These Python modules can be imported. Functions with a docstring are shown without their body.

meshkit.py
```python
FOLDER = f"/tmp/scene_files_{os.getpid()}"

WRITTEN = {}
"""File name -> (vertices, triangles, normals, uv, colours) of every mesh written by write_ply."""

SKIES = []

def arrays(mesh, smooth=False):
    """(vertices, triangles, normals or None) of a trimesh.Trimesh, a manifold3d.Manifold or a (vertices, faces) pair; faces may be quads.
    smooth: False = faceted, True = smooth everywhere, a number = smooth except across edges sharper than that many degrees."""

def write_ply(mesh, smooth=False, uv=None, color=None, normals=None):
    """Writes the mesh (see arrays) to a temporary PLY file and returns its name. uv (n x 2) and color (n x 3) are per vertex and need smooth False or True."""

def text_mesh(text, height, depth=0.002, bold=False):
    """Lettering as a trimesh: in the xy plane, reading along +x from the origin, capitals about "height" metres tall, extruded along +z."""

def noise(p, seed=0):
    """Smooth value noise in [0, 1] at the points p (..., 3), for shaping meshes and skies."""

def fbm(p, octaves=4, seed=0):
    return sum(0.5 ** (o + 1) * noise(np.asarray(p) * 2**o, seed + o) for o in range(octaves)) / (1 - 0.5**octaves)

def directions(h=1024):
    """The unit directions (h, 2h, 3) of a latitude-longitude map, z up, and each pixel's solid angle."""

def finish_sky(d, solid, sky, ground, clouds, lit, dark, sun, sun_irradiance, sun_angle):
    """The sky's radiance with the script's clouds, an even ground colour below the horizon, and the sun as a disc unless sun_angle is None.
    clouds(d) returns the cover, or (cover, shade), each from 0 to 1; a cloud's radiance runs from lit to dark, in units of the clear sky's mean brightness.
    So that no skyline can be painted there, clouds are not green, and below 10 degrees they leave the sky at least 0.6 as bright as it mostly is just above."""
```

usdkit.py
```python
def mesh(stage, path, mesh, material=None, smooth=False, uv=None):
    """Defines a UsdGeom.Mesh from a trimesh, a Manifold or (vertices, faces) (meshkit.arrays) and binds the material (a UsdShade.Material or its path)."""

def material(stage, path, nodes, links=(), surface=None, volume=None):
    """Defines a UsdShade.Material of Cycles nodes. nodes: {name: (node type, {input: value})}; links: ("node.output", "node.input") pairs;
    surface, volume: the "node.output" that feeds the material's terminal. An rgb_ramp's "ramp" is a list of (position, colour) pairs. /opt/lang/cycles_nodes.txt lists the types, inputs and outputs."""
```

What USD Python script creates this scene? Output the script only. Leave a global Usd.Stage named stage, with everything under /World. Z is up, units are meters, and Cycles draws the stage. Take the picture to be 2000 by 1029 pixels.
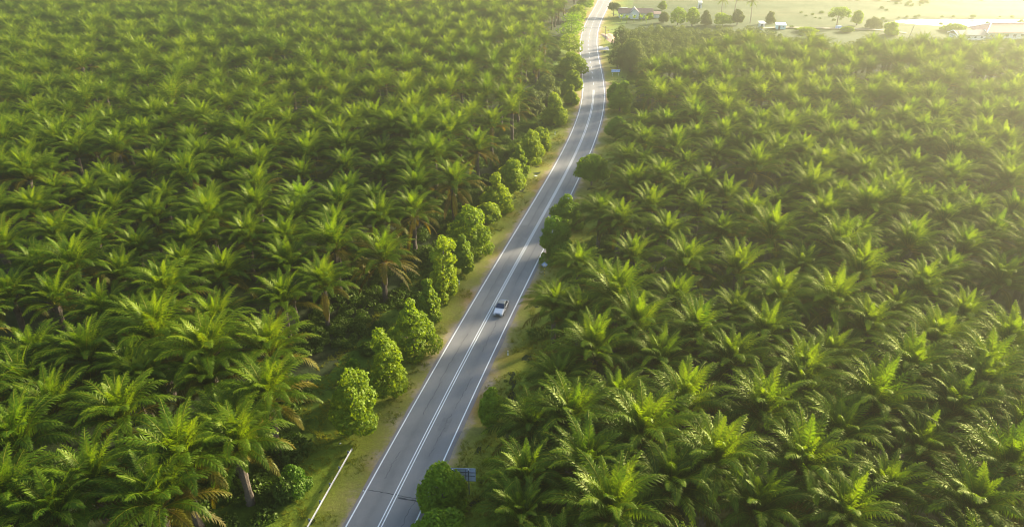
import math, random
import numpy as np, trimesh, usdkit, meshkit
from pxr import Usd, UsdGeom, UsdLux, UsdShade, Gf, Sdf, Vt

stage = Usd.Stage.CreateInMemory()
UsdGeom.SetStageUpAxis(stage, 'Z'); UsdGeom.SetStageMetersPerUnit(stage, 1.0)
UsdGeom.Xform.Define(stage, '/World'); UsdGeom.Scope.Define(stage, '/World/Looks')
rad, deg = math.radians, math.degrees

# ------------------------------------------------------------------ camera, sky, sun, exposure
FPX, CY, CX, YH, H = 1400.0, 514.5, 1000.0, -225.0, 61.0      # the photograph: 2000 x 1029 pixels
PITCH = math.atan((CY - YH) / FPX)
EXPOSURE = 1.98
SUN_AZ, SUN_EL = rad(54), rad(16.5)
cam = UsdGeom.Camera.Define(stage, '/World/camera')
cam.CreateHorizontalApertureAttr(36.0); cam.CreateVerticalApertureAttr(36.0 * 526 / 1024)
cam.CreateFocalLengthAttr(36.0 * FPX / 2000.0)
cam.CreateClippingRangeAttr((0.5, 20000.0)); cam.CreateExposureAttr(EXPOSURE)
cam.AddTranslateOp().Set((0, 0, H)); cam.AddRotateXOp().Set(90.0 - deg(PITCH))
sky = UsdLux.DomeLight.Define(stage, '/World/sky')
skym = usdkit.material(stage, '/World/Looks/sky', {
    's': ('sky_texture', {'sky_type': 'single_scattering', 'sun_disc': False, 'sun_elevation': SUN_EL, 'sun_rotation': SUN_AZ,
                          'aerosol_density': 2.0, 'air_density': 1.0, 'ozone_density': 1.0}),
    'b': ('background_shader', {'strength': 0.105})}, [('s.color', 'b.color')], surface='b.background')
UsdShade.MaterialBindingAPI.Apply(sky.GetPrim()).Bind(skym)
sky.GetPrim().SetCustomDataByKey('kind', 'structure')
sun = UsdLux.DistantLight.Define(stage, '/World/sun')
sun.CreateIntensityAttr(1.25); sun.CreateAngleAttr(5.0); sun.CreateColorAttr((1.0, 0.89, 0.66)); sun.CreateNormalizeAttr(True)
sun.AddRotateZOp().Set(-deg(SUN_AZ)); sun.AddRotateXOp().Set(-(90 - deg(SUN_EL)))

def at(x, y, z=0.0):
    """The point at height z that the photograph shows at pixel (x, y)."""
    v = y - CY
    d = np.array([(x - CX) / FPX, math.cos(PITCH) - v / FPX * math.sin(PITCH), -math.sin(PITCH) - v / FPX * math.cos(PITCH)])
    t = (z - H) / d[2]
    return np.array([d[0] * t, d[1] * t])

def project(x, y, z):
    d = np.array([x, y, z - H]); c, s = math.cos(PITCH), math.sin(PITCH)
    depth = d[1] * c - d[2] * s; up = d[1] * s + d[2] * c
    return CX + FPX * d[0] / depth, CY - FPX * up / depth, FPX / depth

def height_of(xb, yb, ytop):
    """Height of an upright thing with its foot at pixel (xb, yb) and its top at pixel row ytop."""
    g = at(xb, yb); v = ytop - CY
    dz = (-math.sin(PITCH) - v / FPX * math.cos(PITCH)) / (math.cos(PITCH) - v / FPX * math.sin(PITCH))
    return H + dz * g[1]

# ------------------------------------------------------------------ helpers
_names = {}
def numbered(path):
    n = _names.get(path, -1) + 1; _names[path] = n
    return path if n == 0 else f'{path}_{n:03d}'

def pathof(parent, name):
    return numbered(f"{parent.GetPath() if parent is not None else '/World'}/{name}")

def data(o, label=None, cat=None, group=None, kind=None):
    for k, v in (('label', label), ('category', cat), ('group', group), ('kind', kind)):
        if v: o.SetCustomDataByKey(k, v)
    return o

def thing(name, label, cat, loc=(0, 0, 0), rz=0.0, group=None, kind=None, scale=None):
    x = UsdGeom.Xform.Define(stage, pathof(None, name))
    x.AddTranslateOp().Set(tuple(map(float, loc))); x.AddRotateZOp().Set(float(deg(rz)))
    if scale is not None: x.AddScaleOp().Set(Gf.Vec3f(*([float(scale)] * 3 if np.ndim(scale) == 0 else map(float, scale))))
    return data(x.GetPrim(), label, cat, group, kind)

def obj(name, mesh, m, parent=None, smooth=False, tint=None, label=None):
    p = usdkit.mesh(stage, pathof(parent, name), mesh, M[m], smooth)
    if tint is not None:
        UsdGeom.PrimvarsAPI(p).CreatePrimvar('tint', Sdf.ValueTypeNames.FloatArray, 'vertex').Set(Vt.FloatArray.FromNumpy(np.asarray(tint, np.float32)))
    if label: p.GetPrim().SetCustomDataByKey('label', label)
    return p.GetPrim()

def copy_of(src, name, loc, rz, scale, label, cat, group):
    x = UsdGeom.Xform.Define(stage, pathof(None, name)); pr = x.GetPrim()
    pr.GetReferences().AddInternalReference(src.GetPath())
    pr.GetAttribute('xformOp:translate').Set(Gf.Vec3d(*map(float, loc))); pr.GetAttribute('xformOp:rotateZ').Set(float(deg(rz)))
    pr.GetAttribute('xformOp:scale').Set(Gf.Vec3f(float(scale), float(scale), float(scale)))
    data(pr, label, cat, group); pr.SetInstanceable(True)
    return pr

def box(sx, sy, sz, c=(0, 0, 0), rz=0.0):
    b = trimesh.creation.box((sx, sy, sz))
    if rz: b.apply_transform(trimesh.transformations.rotation_matrix(rz, (0, 0, 1)))
    b.apply_translation(c); return b

def cyl(r, a, b, r2=None, n=10):
    """A (tapering) round bar from a to b."""
    a, b = np.asarray(a, float), np.asarray(b, float); r2 = r if r2 is None else r2
    return bar(np.array([a, b]), np.array([r, r2]), n)

def bar(p, r, n=6, cap=True):
    p = np.asarray(p, float); r = np.broadcast_to(r, (len(p),))
    t = np.gradient(p, axis=0); t /= np.linalg.norm(t, axis=1, keepdims=True) + 1e-9
    ref = np.array([1.0, 0, 0]) if abs(t[:, 2]).mean() > 0.8 else np.array([0, 0, 1.0])
    a = np.cross(t, ref); a /= np.linalg.norm(a, axis=1, keepdims=True) + 1e-9; b = np.cross(t, a)
    g = np.arange(n) * 2 * math.pi / n
    v = (p[:, None] + r[:, None, None] * (np.cos(g)[None, :, None] * a[:, None] + np.sin(g)[None, :, None] * b[:, None])).reshape(-1, 3)
    i, j = np.meshgrid(np.arange(len(p) - 1), np.arange(n), indexing='ij')
    q = np.stack([i * n + j, i * n + (j + 1) % n, (i + 1) * n + (j + 1) % n, (i + 1) * n + j], -1).reshape(-1, 4)
    f = np.vstack([q[:, [0, 2, 1]], q[:, [0, 3, 2]]])
    if cap:
        e = (len(p) - 1) * n
        f = np.vstack([f, [[0, k, k + 1] for k in range(1, n - 1)], [[e, e + k + 1, e + k] for k in range(1, n - 1)]])
    return trimesh.Trimesh(v, f, process=False)

cat = trimesh.util.concatenate
def hull(pts): return trimesh.convex.convex_hull(np.asarray(pts, float))
def prism(poly, y0, y1):
    """A polygon in (x, z) drawn out along y."""
    from shapely.geometry import Polygon
    m = trimesh.creation.extrude_polygon(Polygon(poly), y1 - y0, engine='earcut')
    m.apply_transform(np.array([[1, 0, 0, 0], [0, 0, 1, y0], [0, 1, 0, 0], [0, 0, 0, 1.0]])); m.invert()
    return m
def quad(a, b, c, d): return trimesh.Trimesh([a, b, c, d], [[0, 1, 2], [0, 2, 3]], process=False)

# ------------------------------------------------------------------ materials
M = {}
def plain(name, col, rough=0.6, metal=0.0, vary=0.12, scale=3.0, spec=0.5, bump=0.0):
    c = np.array(col)
    nodes = {'g': ('geometry', {}), 'n': ('noise_texture', {'scale': scale, 'detail': 5.0, 'roughness': 0.6}),
             'r': ('rgb_ramp', {'ramp': [(0.25, tuple(c * (1 - vary))), (0.75, tuple(np.minimum(c * (1 + vary), 0.95)))]}),
             'p': ('principled_bsdf', {'roughness': rough, 'metallic': metal, 'specular_ior_level': spec})}
    links = [('g.position', 'n.vector'), ('n.fac', 'r.fac'), ('r.color', 'p.base_color')]
    if bump:
        nodes['b'] = ('bump', {'strength': 0.6, 'distance': bump}); links += [('n.fac', 'b.height'), ('b.normal', 'p.normal')]
    M[name] = usdkit.material(stage, f'/World/Looks/{name}', nodes, links, surface='p.BSDF')

def leaf(name, dark, light, stem, trans, tmix=0.35, rough=0.42, spec=0.4, patch=0.035):
    """A leaf: two tones mixed by the copy, by patches of ground and by the leaf's own tint; light comes through it."""
    nodes = {'g': ('geometry', {}), 'o': ('object_info', {}), 'a': ('attribute', {'attribute': 'tint'}),
             'n': ('noise_texture', {'scale': patch, 'detail': 3.0}),
             's1': ('math', {'math_type': 'multiply_add', 'value2': 1.5, 'value3': -0.6}),
             's2': ('math', {'math_type': 'multiply_add', 'value2': 0.5}),
             's3': ('math', {'math_type': 'multiply_add', 'value2': 0.9}),
             'm': ('mix_color', {'a': dark, 'b': light}),
             'k': ('math', {'math_type': 'greater_than', 'value2': 0.9}),
             'm2': ('mix_color', {'b': stem}),
             'tm': ('mix_color', {'blend_type': 'multiply', 'fac': 1.0, 'b': trans}),
             'p': ('diffuse_bsdf', {'roughness': 0.3}), 'w': ('glossy_bsdf', {'color': (0.85, 0.90, 0.42), 'roughness': rough}), 'y': ('mix_closure', {'fac': spec}),
             't': ('translucent_bsdf', {}), 'x': ('mix_closure', {'fac': tmix})}
    links = [('g.position', 'n.vector'), ('n.fac', 's1.value1'), ('o.random', 's2.value1'), ('s1.value', 's2.value3'),
             ('a.fac', 's3.value1'), ('s2.value', 's3.value3'), ('s3.value', 'm.fac'), ('a.fac', 'k.value1'),
             ('k.value', 'm2.fac'), ('m.result', 'm2.a'), ('m2.result', 'p.color'), ('m2.result', 'tm.a'), ('tm.result', 't.color'),
             ('p.BSDF', 'x.closure1'), ('t.BSDF', 'x.closure2'), ('x.closure', 'y.closure1'), ('w.BSDF', 'y.closure2')]
    M[name] = usdkit.material(stage, f'/World/Looks/{name}', nodes, links, surface='y.closure')

leaf('palm_leaf', (0.008, 0.030, 0.001), (0.064, 0.112, 0.0015), (0.12, 0.13, 0.01), (2.9, 2.5, 0.5), 0.42, 0.45, 0.016)
leaf('palm_young', (0.028, 0.074, 0.001), (0.100, 0.155, 0.002), (0.17, 0.18, 0.015), (2.7, 2.3, 0.5), 0.42, 0.45, 0.022)
leaf('palm_old', (0.026, 0.038, 0.001), (0.095, 0.080, 0.004), (0.20, 0.15, 0.03), (2.4, 1.9, 0.7), 0.34, 0.45, 0.018)
leaf('palm_dry', (0.042, 0.036, 0.010), (0.105, 0.085, 0.026), (0.15, 0.12, 0.05), (1.4, 1.3, 0.9), 0.22, 0.7, 0.02)
leaf('palm_lime', (0.085, 0.150, 0.003), (0.15, 0.22, 0.005), (0.2, 0.26, 0.03), (2.2, 2.2, 0.8), 0.42, 0.45, 0.05)
leaf('tree_light', (0.060, 0.125, 0.001), (0.165, 0.230, 0.003), (0.1, 0.1, 0.03), (2.6, 2.2, 0.7), 0.40, 0.55, 0.03)
leaf('tree_mid', (0.056, 0.138, 0.001), (0.135, 0.225, 0.003), (0.1, 0.1, 0.03), (2.5, 2.2, 0.7), 0.38, 0.55, 0.03)
leaf('tree_dark', (0.056, 0.138, 0.001), (0.145, 0.225, 0.003), (0.1, 0.1, 0.03), (2.4, 2.1, 0.8), 0.38, 0.55, 0.03)
leaf('tree_grey', (0.045, 0.065, 0.016), (0.10, 0.125, 0.030), (0.1, 0.1, 0.05), (1.8, 1.8, 1.0), 0.3, 0.55, 0.03)
leaf('shrub_leaf', (0.018, 0.050, 0.003), (0.062, 0.105, 0.006), (0.1, 0.1, 0.03), (2.0, 2.0, 0.8), 0.3, 0.55, 0.03)
leaf('bush_bright', (0.030, 0.085, 0.002), (0.085, 0.160, 0.006), (0.1, 0.1, 0.03), (2.0, 2.0, 0.8), 0.32, 0.55, 0.03)
leaf('grass_blade', (0.085, 0.125, 0.005), (0.210, 0.205, 0.015), (0.1, 0.1, 0.03), (1.8, 1.7, 0.8), 0.3, 0.6, 0.02, 0.09)
plain('bark', (0.13, 0.10, 0.075), 0.9, scale=6, vary=0.45, bump=0.05)
plain('palm_trunk', (0.075, 0.055, 0.038), 0.95, scale=5, vary=0.55, bump=0.08)
plain('white_paint', (0.78, 0.78, 0.76), 0.55, vary=0.05, scale=1.5)
plain('steel', (0.20, 0.21, 0.23), 0.55, 0.3, vary=0.12, scale=4)
plain('post_grey', (0.10, 0.12, 0.17), 0.6, 0.2)
plain('sign_back', (0.46, 0.55, 0.72), 0.45, 0.1, vary=0.1, scale=2)
plain('sign_rail', (0.07, 0.09, 0.13), 0.6, 0.1)
plain('panel_grey', (0.30, 0.38, 0.55), 0.5, 0.3)
plain('sign_blue', (0.30, 0.42, 0.68), 0.45)
plain('yellow', (0.75, 0.55, 0.03), 0.5)
plain('black', (0.02, 0.02, 0.022), 0.6)
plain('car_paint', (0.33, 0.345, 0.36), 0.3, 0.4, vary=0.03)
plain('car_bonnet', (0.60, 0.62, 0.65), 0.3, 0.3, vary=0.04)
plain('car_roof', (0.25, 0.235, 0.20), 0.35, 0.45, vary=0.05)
plain('glass_dark', (0.015, 0.025, 0.05), 0.12, vary=0.02)
plain('rubber', (0.02, 0.02, 0.02), 0.8)
plain('lamp_glass', (0.75, 0.78, 0.8), 0.15)
plain('roof_brown', (0.17, 0.10, 0.08), 0.75, vary=0.18, scale=1.2)
plain('roof_pink', (0.33, 0.15, 0.13), 0.7, vary=0.1, scale=0.6)
plain('roof_grey', (0.16, 0.14, 0.145), 0.65, vary=0.12, scale=0.6)
plain('wall_white', (0.50, 0.49, 0.47), 0.8, vary=0.06, scale=0.8)
plain('wall_teal', (0.35, 0.50, 0.50), 0.7)
plain('tarp', (0.28, 0.27, 0.42), 0.6)
plain('window_dark', (0.06, 0.07, 0.08), 0.15)
plain('concrete', (0.40, 0.39, 0.37), 0.85, vary=0.15, scale=1.0)
plain('dirt', (0.36, 0.22, 0.15), 0.95, vary=0.35, scale=0.9, bump=0.15)
plain('wood_pole', (0.12, 0.10, 0.075), 0.85)
plain('wire', (0.03, 0.03, 0.03), 0.6)
plain('track', (0.24, 0.21, 0.13), 0.95, vary=0.2, scale=0.3)

# ground, verge, asphalt and water
M['ground'] = usdkit.material(stage, '/World/Looks/ground', {
    'g': ('geometry', {}), 'a': ('attribute', {'attribute': 'tint'}),
    'n1': ('noise_texture', {'scale': 0.055, 'detail': 8.0, 'roughness': 0.65}),
    'n2': ('noise_texture', {'scale': 1.4, 'detail': 6.0, 'roughness': 0.7}),
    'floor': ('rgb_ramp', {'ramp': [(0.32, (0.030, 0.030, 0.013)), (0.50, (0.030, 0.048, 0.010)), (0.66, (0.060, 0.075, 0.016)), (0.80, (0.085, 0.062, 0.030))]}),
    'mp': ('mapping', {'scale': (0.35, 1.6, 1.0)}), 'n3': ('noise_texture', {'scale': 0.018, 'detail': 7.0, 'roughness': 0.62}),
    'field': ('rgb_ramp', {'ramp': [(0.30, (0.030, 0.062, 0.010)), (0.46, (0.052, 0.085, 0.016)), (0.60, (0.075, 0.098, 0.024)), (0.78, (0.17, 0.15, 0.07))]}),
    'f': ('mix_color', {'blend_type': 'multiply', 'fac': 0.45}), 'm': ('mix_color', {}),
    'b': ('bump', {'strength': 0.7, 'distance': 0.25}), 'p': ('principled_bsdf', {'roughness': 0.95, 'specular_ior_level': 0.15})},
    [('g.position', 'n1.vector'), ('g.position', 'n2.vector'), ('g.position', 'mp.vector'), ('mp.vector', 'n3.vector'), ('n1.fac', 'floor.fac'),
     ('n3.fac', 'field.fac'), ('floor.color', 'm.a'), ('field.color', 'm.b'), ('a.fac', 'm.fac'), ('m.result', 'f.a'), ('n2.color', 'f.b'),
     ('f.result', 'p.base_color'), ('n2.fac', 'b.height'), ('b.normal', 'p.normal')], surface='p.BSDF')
M['verge'] = usdkit.material(stage, '/World/Looks/verge', {      # tint: metres from the asphalt / 12
    'g': ('geometry', {}), 'a': ('attribute', {'attribute': 'tint'}),
    'n1': ('noise_texture', {'scale': 0.22, 'detail': 7.0, 'roughness': 0.66}), 'n2': ('noise_texture', {'scale': 2.6, 'detail': 6.0, 'roughness': 0.72}),
    'sub': ('math', {'math_type': 'multiply_add', 'value2': 0.55, 'value3': -0.275}), 'add': ('math', {'math_type': 'add'}),
    'sub2': ('math', {'math_type': 'multiply_add', 'value2': 0.14, 'value3': -0.07}), 'add2': ('math', {'math_type': 'add'}),
    'ramp': ('rgb_ramp', {'ramp': [(0.0, (0.34, 0.28, 0.19)), (0.04, (0.31, 0.25, 0.12)), (0.10, (0.235, 0.218, 0.050)), (0.25, (0.195, 0.212, 0.024)),
                                   (0.45, (0.145, 0.195, 0.014)), (0.66, (0.105, 0.155, 0.010)), (0.92, (0.058, 0.105, 0.007))]}),
    'n3': ('noise_texture', {'scale': 0.09, 'detail': 5.0}), 'br': ('rgb_ramp', {'ramp': [(0.50, (1, 1, 1)), (0.68, (1.0, 0.78, 0.56))]}),
    'f0': ('mix_color', {'blend_type': 'multiply', 'fac': 1.0}),
    'r2': ('rgb_ramp', {'ramp': [(0.25, (0.62, 0.62, 0.62)), (0.75, (1.25, 1.25, 1.25))]}), 'f': ('mix_color', {'blend_type': 'multiply', 'fac': 0.85, 'use_clamp': False}),
    'b': ('bump', {'strength': 0.8, 'distance': 0.12}), 'p': ('principled_bsdf', {'roughness': 0.95, 'specular_ior_level': 0.15})},
    [('g.position', 'n1.vector'), ('g.position', 'n2.vector'), ('g.position', 'n3.vector'), ('n1.fac', 'sub.value1'), ('n2.fac', 'sub2.value1'), ('a.fac', 'add.value1'), ('sub.value', 'add.value2'),
     ('add.value', 'add2.value1'), ('sub2.value', 'add2.value2'), ('add2.value', 'ramp.fac'), ('n3.fac', 'br.fac'), ('ramp.color', 'f0.a'), ('br.color', 'f0.b'), ('f0.result', 'f.a'), ('n2.fac', 'r2.fac'), ('r2.color', 'f.b'),
     ('f.result', 'p.base_color'), ('n2.fac', 'b.height'), ('b.normal', 'p.normal')], surface='p.BSDF')
M['asphalt'] = usdkit.material(stage, '/World/Looks/asphalt', {   # tint: across the road, 0 to 1
    'g': ('geometry', {}), 'a': ('attribute', {'attribute': 'tint'}),
    'n1': ('noise_texture', {'scale': 0.13, 'detail': 8.0, 'roughness': 0.62}), 'n2': ('noise_texture', {'scale': 9.0, 'detail': 4.0, 'roughness': 0.7}),
    'n3': ('noise_texture', {'scale': 0.9, 'detail': 5.0, 'roughness': 0.6}),
    'r': ('rgb_ramp', {'ramp': [(0.30, (0.195, 0.187, 0.175)), (0.5, (0.235, 0.224, 0.207)), (0.72, (0.270, 0.255, 0.232))]}),
    'w': ('rgb_ramp', {'ramp': [(0.0, (1.0, 0.9, 0.88)), (0.06, (0.92, 0.9, 0.92)), (0.10, (1.03, 1.03, 1.03)), (0.22, (0.97, 0.97, 0.97)), (0.285, (0.86, 0.86, 0.86)), (0.33, (0.93, 0.93, 0.93)), (0.44, (1.03, 1.03, 1.03)),
                                (0.56, (1.02, 1.02, 1.02)), (0.64, (0.94, 0.94, 0.95)), (0.71, (0.84, 0.85, 0.88)), (0.78, (0.93, 0.94, 0.97)), (0.90, (0.98, 0.98, 1.0)), (0.94, (0.82, 0.8, 0.84)), (1.0, (0.95, 0.85, 0.85))]}),
    'j': ('math', {'math_type': 'multiply_add', 'value2': 0.10, 'value3': -0.05}), 'ja': ('math', {'math_type': 'add'}),
    'x': ('mix_color', {'blend_type': 'multiply', 'fac': 1.0, 'use_clamp': False}),
    'r2': ('rgb_ramp', {'ramp': [(0.3, (0.86, 0.86, 0.86)), (0.7, (1.1, 1.1, 1.1))]}), 'x2': ('mix_color', {'blend_type': 'multiply', 'fac': 1.0, 'use_clamp': False}),
    'b': ('bump', {'strength': 0.25, 'distance': 0.02}), 'p': ('principled_bsdf', {'roughness': 0.75, 'specular_ior_level': 0.35})},
    [('g.position', 'n1.vector'), ('g.position', 'n2.vector'), ('g.position', 'n3.vector'), ('n1.fac', 'r.fac'), ('n3.fac', 'j.value1'), ('a.fac', 'ja.value1'), ('j.value', 'ja.value2'),
     ('ja.value', 'w.fac'), ('r.color', 'x.a'), ('w.color', 'x.b'), ('n2.fac', 'r2.fac'), ('x.result', 'x2.a'), ('r2.color', 'x2.b'), ('x2.result', 'p.base_color'),
     ('n2.fac', 'b.height'), ('b.normal', 'p.normal')], surface='p.BSDF')
plain('patch', (0.190, 0.183, 0.172), 0.85, vary=0.18, scale=3.0)
plain('tar', (0.055, 0.056, 0.058), 0.8, vary=0.3, scale=2.0)
M['line'] = usdkit.material(stage, '/World/Looks/line', {
    'g': ('geometry', {}), 'n': ('noise_texture', {'scale': 2.5, 'detail': 8.0, 'roughness': 0.75}),
    'r': ('rgb_ramp', {'ramp': [(0.30, (0.42, 0.42, 0.41)), (0.42, (0.78, 0.78, 0.76)), (0.8, (0.84, 0.84, 0.82))]}),
    'p': ('principled_bsdf', {'roughness': 0.6})}, [('g.position', 'n.vector'), ('n.fac', 'r.fac'), ('r.color', 'p.base_color')], surface='p.BSDF')
M['water'] = usdkit.material(stage, '/World/Looks/water', {
    'g': ('geometry', {}), 'n': ('noise_texture', {'scale': 0.8, 'detail': 4.0}), 'b': ('bump', {'strength': 0.35, 'distance': 0.15}),
    'p': ('principled_bsdf', {'base_color': (0.10, 0.10, 0.07), 'roughness': 0.22, 'specular_ior_level': 0.9, 'ior': 1.33})},
    [('g.position', 'n.vector'), ('n.fac', 'b.height'), ('b.normal', 'p.normal')], surface='p.BSDF')
M['haze'] = usdkit.material(stage, '/World/Looks/haze', {
    'v': ('principled_volume', {'color': (0.92, 0.95, 0.74), 'density': 0.00025, 'anisotropy': 0.79})}, volume='v.volume')

# ------------------------------------------------------------------ the road's course
LPX = [(687, 1029), (718, 959), (754, 886), (788, 819), (843, 729), (910, 616), (972, 514), (1009, 450), (1054, 371), (1083, 322), (1109, 270), (1130, 220), (1137, 194), (1139, 165), (1133, 97), (1134, 72), (1141, 52), (1154, 25), (1170, 0)]
RPX = [(820, 1016), (862, 901), (900, 814), (950, 716), (995, 619), (1049, 514), (1120, 374), (1153, 299), (1174, 246), (1182, 208), (1183, 173), (1178, 150), (1174, 132), (1167, 105), (1165, 78), (1170, 56), (1183, 23), (1194, 0)]
CPX = [(754, 1029), (779, 962), (831, 851), (893, 729), (950, 621), (1011, 514), (1047, 450), (1092, 360), (1127, 293), (1147, 240), (1159, 205), (1161, 173), (1156, 142), (1150, 105), (1149, 82), (1153, 60), (1165, 33), (1181, 0)]
def curve(px):
    p = np.array([at(*q) for q in px]); return p[:, 1], p[:, 0]
from scipy.interpolate import UnivariateSpline
ly, lx = curve(LPX); ry, rx = curve(RPX); ky, kx = curve(CPX)
gy = np.linspace(60, 445, 60)
mid = (np.interp(gy, ly, lx) + np.interp(gy, ry, rx)) / 2 * 0.6 + np.interp(gy, ky, kx) * 0.4
spl = UnivariateSpline(gy, mid, k=4, s=60 * 0.12 ** 2)
def road_x(y):
    y = np.asarray(y, float); lo, hi = 62.0, 440.0; yc = np.clip(y, lo, hi)
    return spl(yc) + spl.derivative()(yc) * (y - yc)
RY = np.arange(-60.0, 900.0, 2.0)
RC = np.stack([road_x(RY), RY], 1)
RT = np.gradient(RC, axis=0); RT /= np.linalg.norm(RT, axis=1, keepdims=True); RN = np.stack([RT[:, 1], -RT[:, 0]], 1)   # RN points right
RS = np.concatenate([[0], np.cumsum(np.linalg.norm(np.diff(RC, axis=0), axis=1))])
HALF = 3.55
def side_dist(x, y):
    """Signed distance from the road's centre line, right positive."""
    d = np.array([x, y]) - RC; i = int(np.argmin((d ** 2).sum(1)))
    return float(d[i] @ RN[i])
def strip(o0, o1, z, i0=0, i1=None, step=1, n=1):
    """A sheet along the road between two offsets from its centre; returns mesh and across-coordinate."""
    c, nn = RC[i0:i1:step], RN[i0:i1:step]; us = np.linspace(0, 1, n + 1)
    o0, o1 = (np.broadcast_to(o, (len(c),)) for o in (o0, o1))
    off = o0[:, None] + (o1 - o0)[:, None] * us[None]
    v = np.concatenate([c[:, None] + nn[:, None] * off[..., None], np.full(off.shape + (1,), z)], -1).reshape(-1, 3)
    k = n + 1
    i, j = np.meshgrid(np.arange(len(c) - 1), np.arange(n), indexing='ij')
    q = np.stack([i * k + j, i * k + j + 1, (i + 1) * k + j + 1, (i + 1) * k + j], -1).reshape(-1, 4)
    return (v, q), np.tile(us, len(c)), off.ravel()
def road_point(s, off, z=0.0):
    i = int(np.clip(np.searchsorted(RS, s), 1, len(RS) - 1)); t = (s - RS[i - 1]) / (RS[i] - RS[i - 1])
    c = RC[i - 1] * (1 - t) + RC[i] * t; n = RN[i - 1] * (1 - t) + RN[i] * t
    return np.array([*(c + n * off), z])
def along(y): return float(np.interp(y, RY, RS))

# ------------------------------------------------------------------ ground
rng = np.random.default_rng(7)
def axis(fine0, fine1, step, far0, far1):
    a = [fine0]; s = step
    while a[-1] > far0: s *= 1.35; a.append(max(a[-1] - s, far0))
    b = [fine1]; s = step
    while b[-1] < far1: s *= 1.35; b.append(min(b[-1] + s, far1))
    return np.concatenate([a[:0:-1], np.arange(fine0, fine1, step), b])
gx, gyy = axis(-330, 360, 3.0, -3000, 3000), axis(0, 560, 3.0, -1500, 4500)
X, Y = np.meshgrid(gx, gyy); P2 = np.stack([X.ravel(), Y.ravel()], 1)
from scipy.spatial import cKDTree
dd, ii = cKDTree(RC).query(P2); sd = ((P2 - RC[ii]) * RN[ii]).sum(1)
riv_c = lambda x: np.interp(x, [120, 200, 260, 330, 700], [378, 378, 377, 373, 330])      # the river's middle line
riv_w = lambda x: np.interp(x, [120, 193, 200, 212, 330, 700], [0, 1.0, 7, 9, 10, 16])
inriv = np.clip(1.6 - np.abs(P2[:, 1] - riv_c(P2[:, 0])) / np.maximum(riv_w(P2[:, 0]), .1), 0, 1) * (P2[:, 0] > 180) * (P2[:, 0] < 700)
rough = np.clip((np.abs(sd) - 14) / 10, 0, 1)
Z = -0.02 + rough * (meshkit.fbm(np.stack([P2[:, 0] * .11, P2[:, 1] * .11, 0 * P2[:, 0]], 1), 3, 3) - 0.5) * 0.7
Z = Z - np.clip(inriv, 0, 1) * 1.6
open_right = lambda x, y: np.clip((y - np.interp(x, [20, 60, 110, 130, 200, 400], [335, 333, 330, 300, 288, 270])) / 12, 0, 1)
field = np.where(sd > 6, open_right(P2[:, 0], P2[:, 1]), 0.0)
field = np.where(P2[:, 1] > 900, 1.0, field)
n0, n1 = len(gyy), len(gx)
i, j = np.meshgrid(np.arange(n0 - 1), np.arange(n1 - 1), indexing='ij')
q = np.stack([i * n1 + j, i * n1 + j + 1, (i + 1) * n1 + j + 1, (i + 1) * n1 + j], -1).reshape(-1, 4)
data(obj('ground', (np.stack([P2[:, 0], P2[:, 1], Z], 1), q), 'ground', smooth=True, tint=field), kind='structure')

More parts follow.
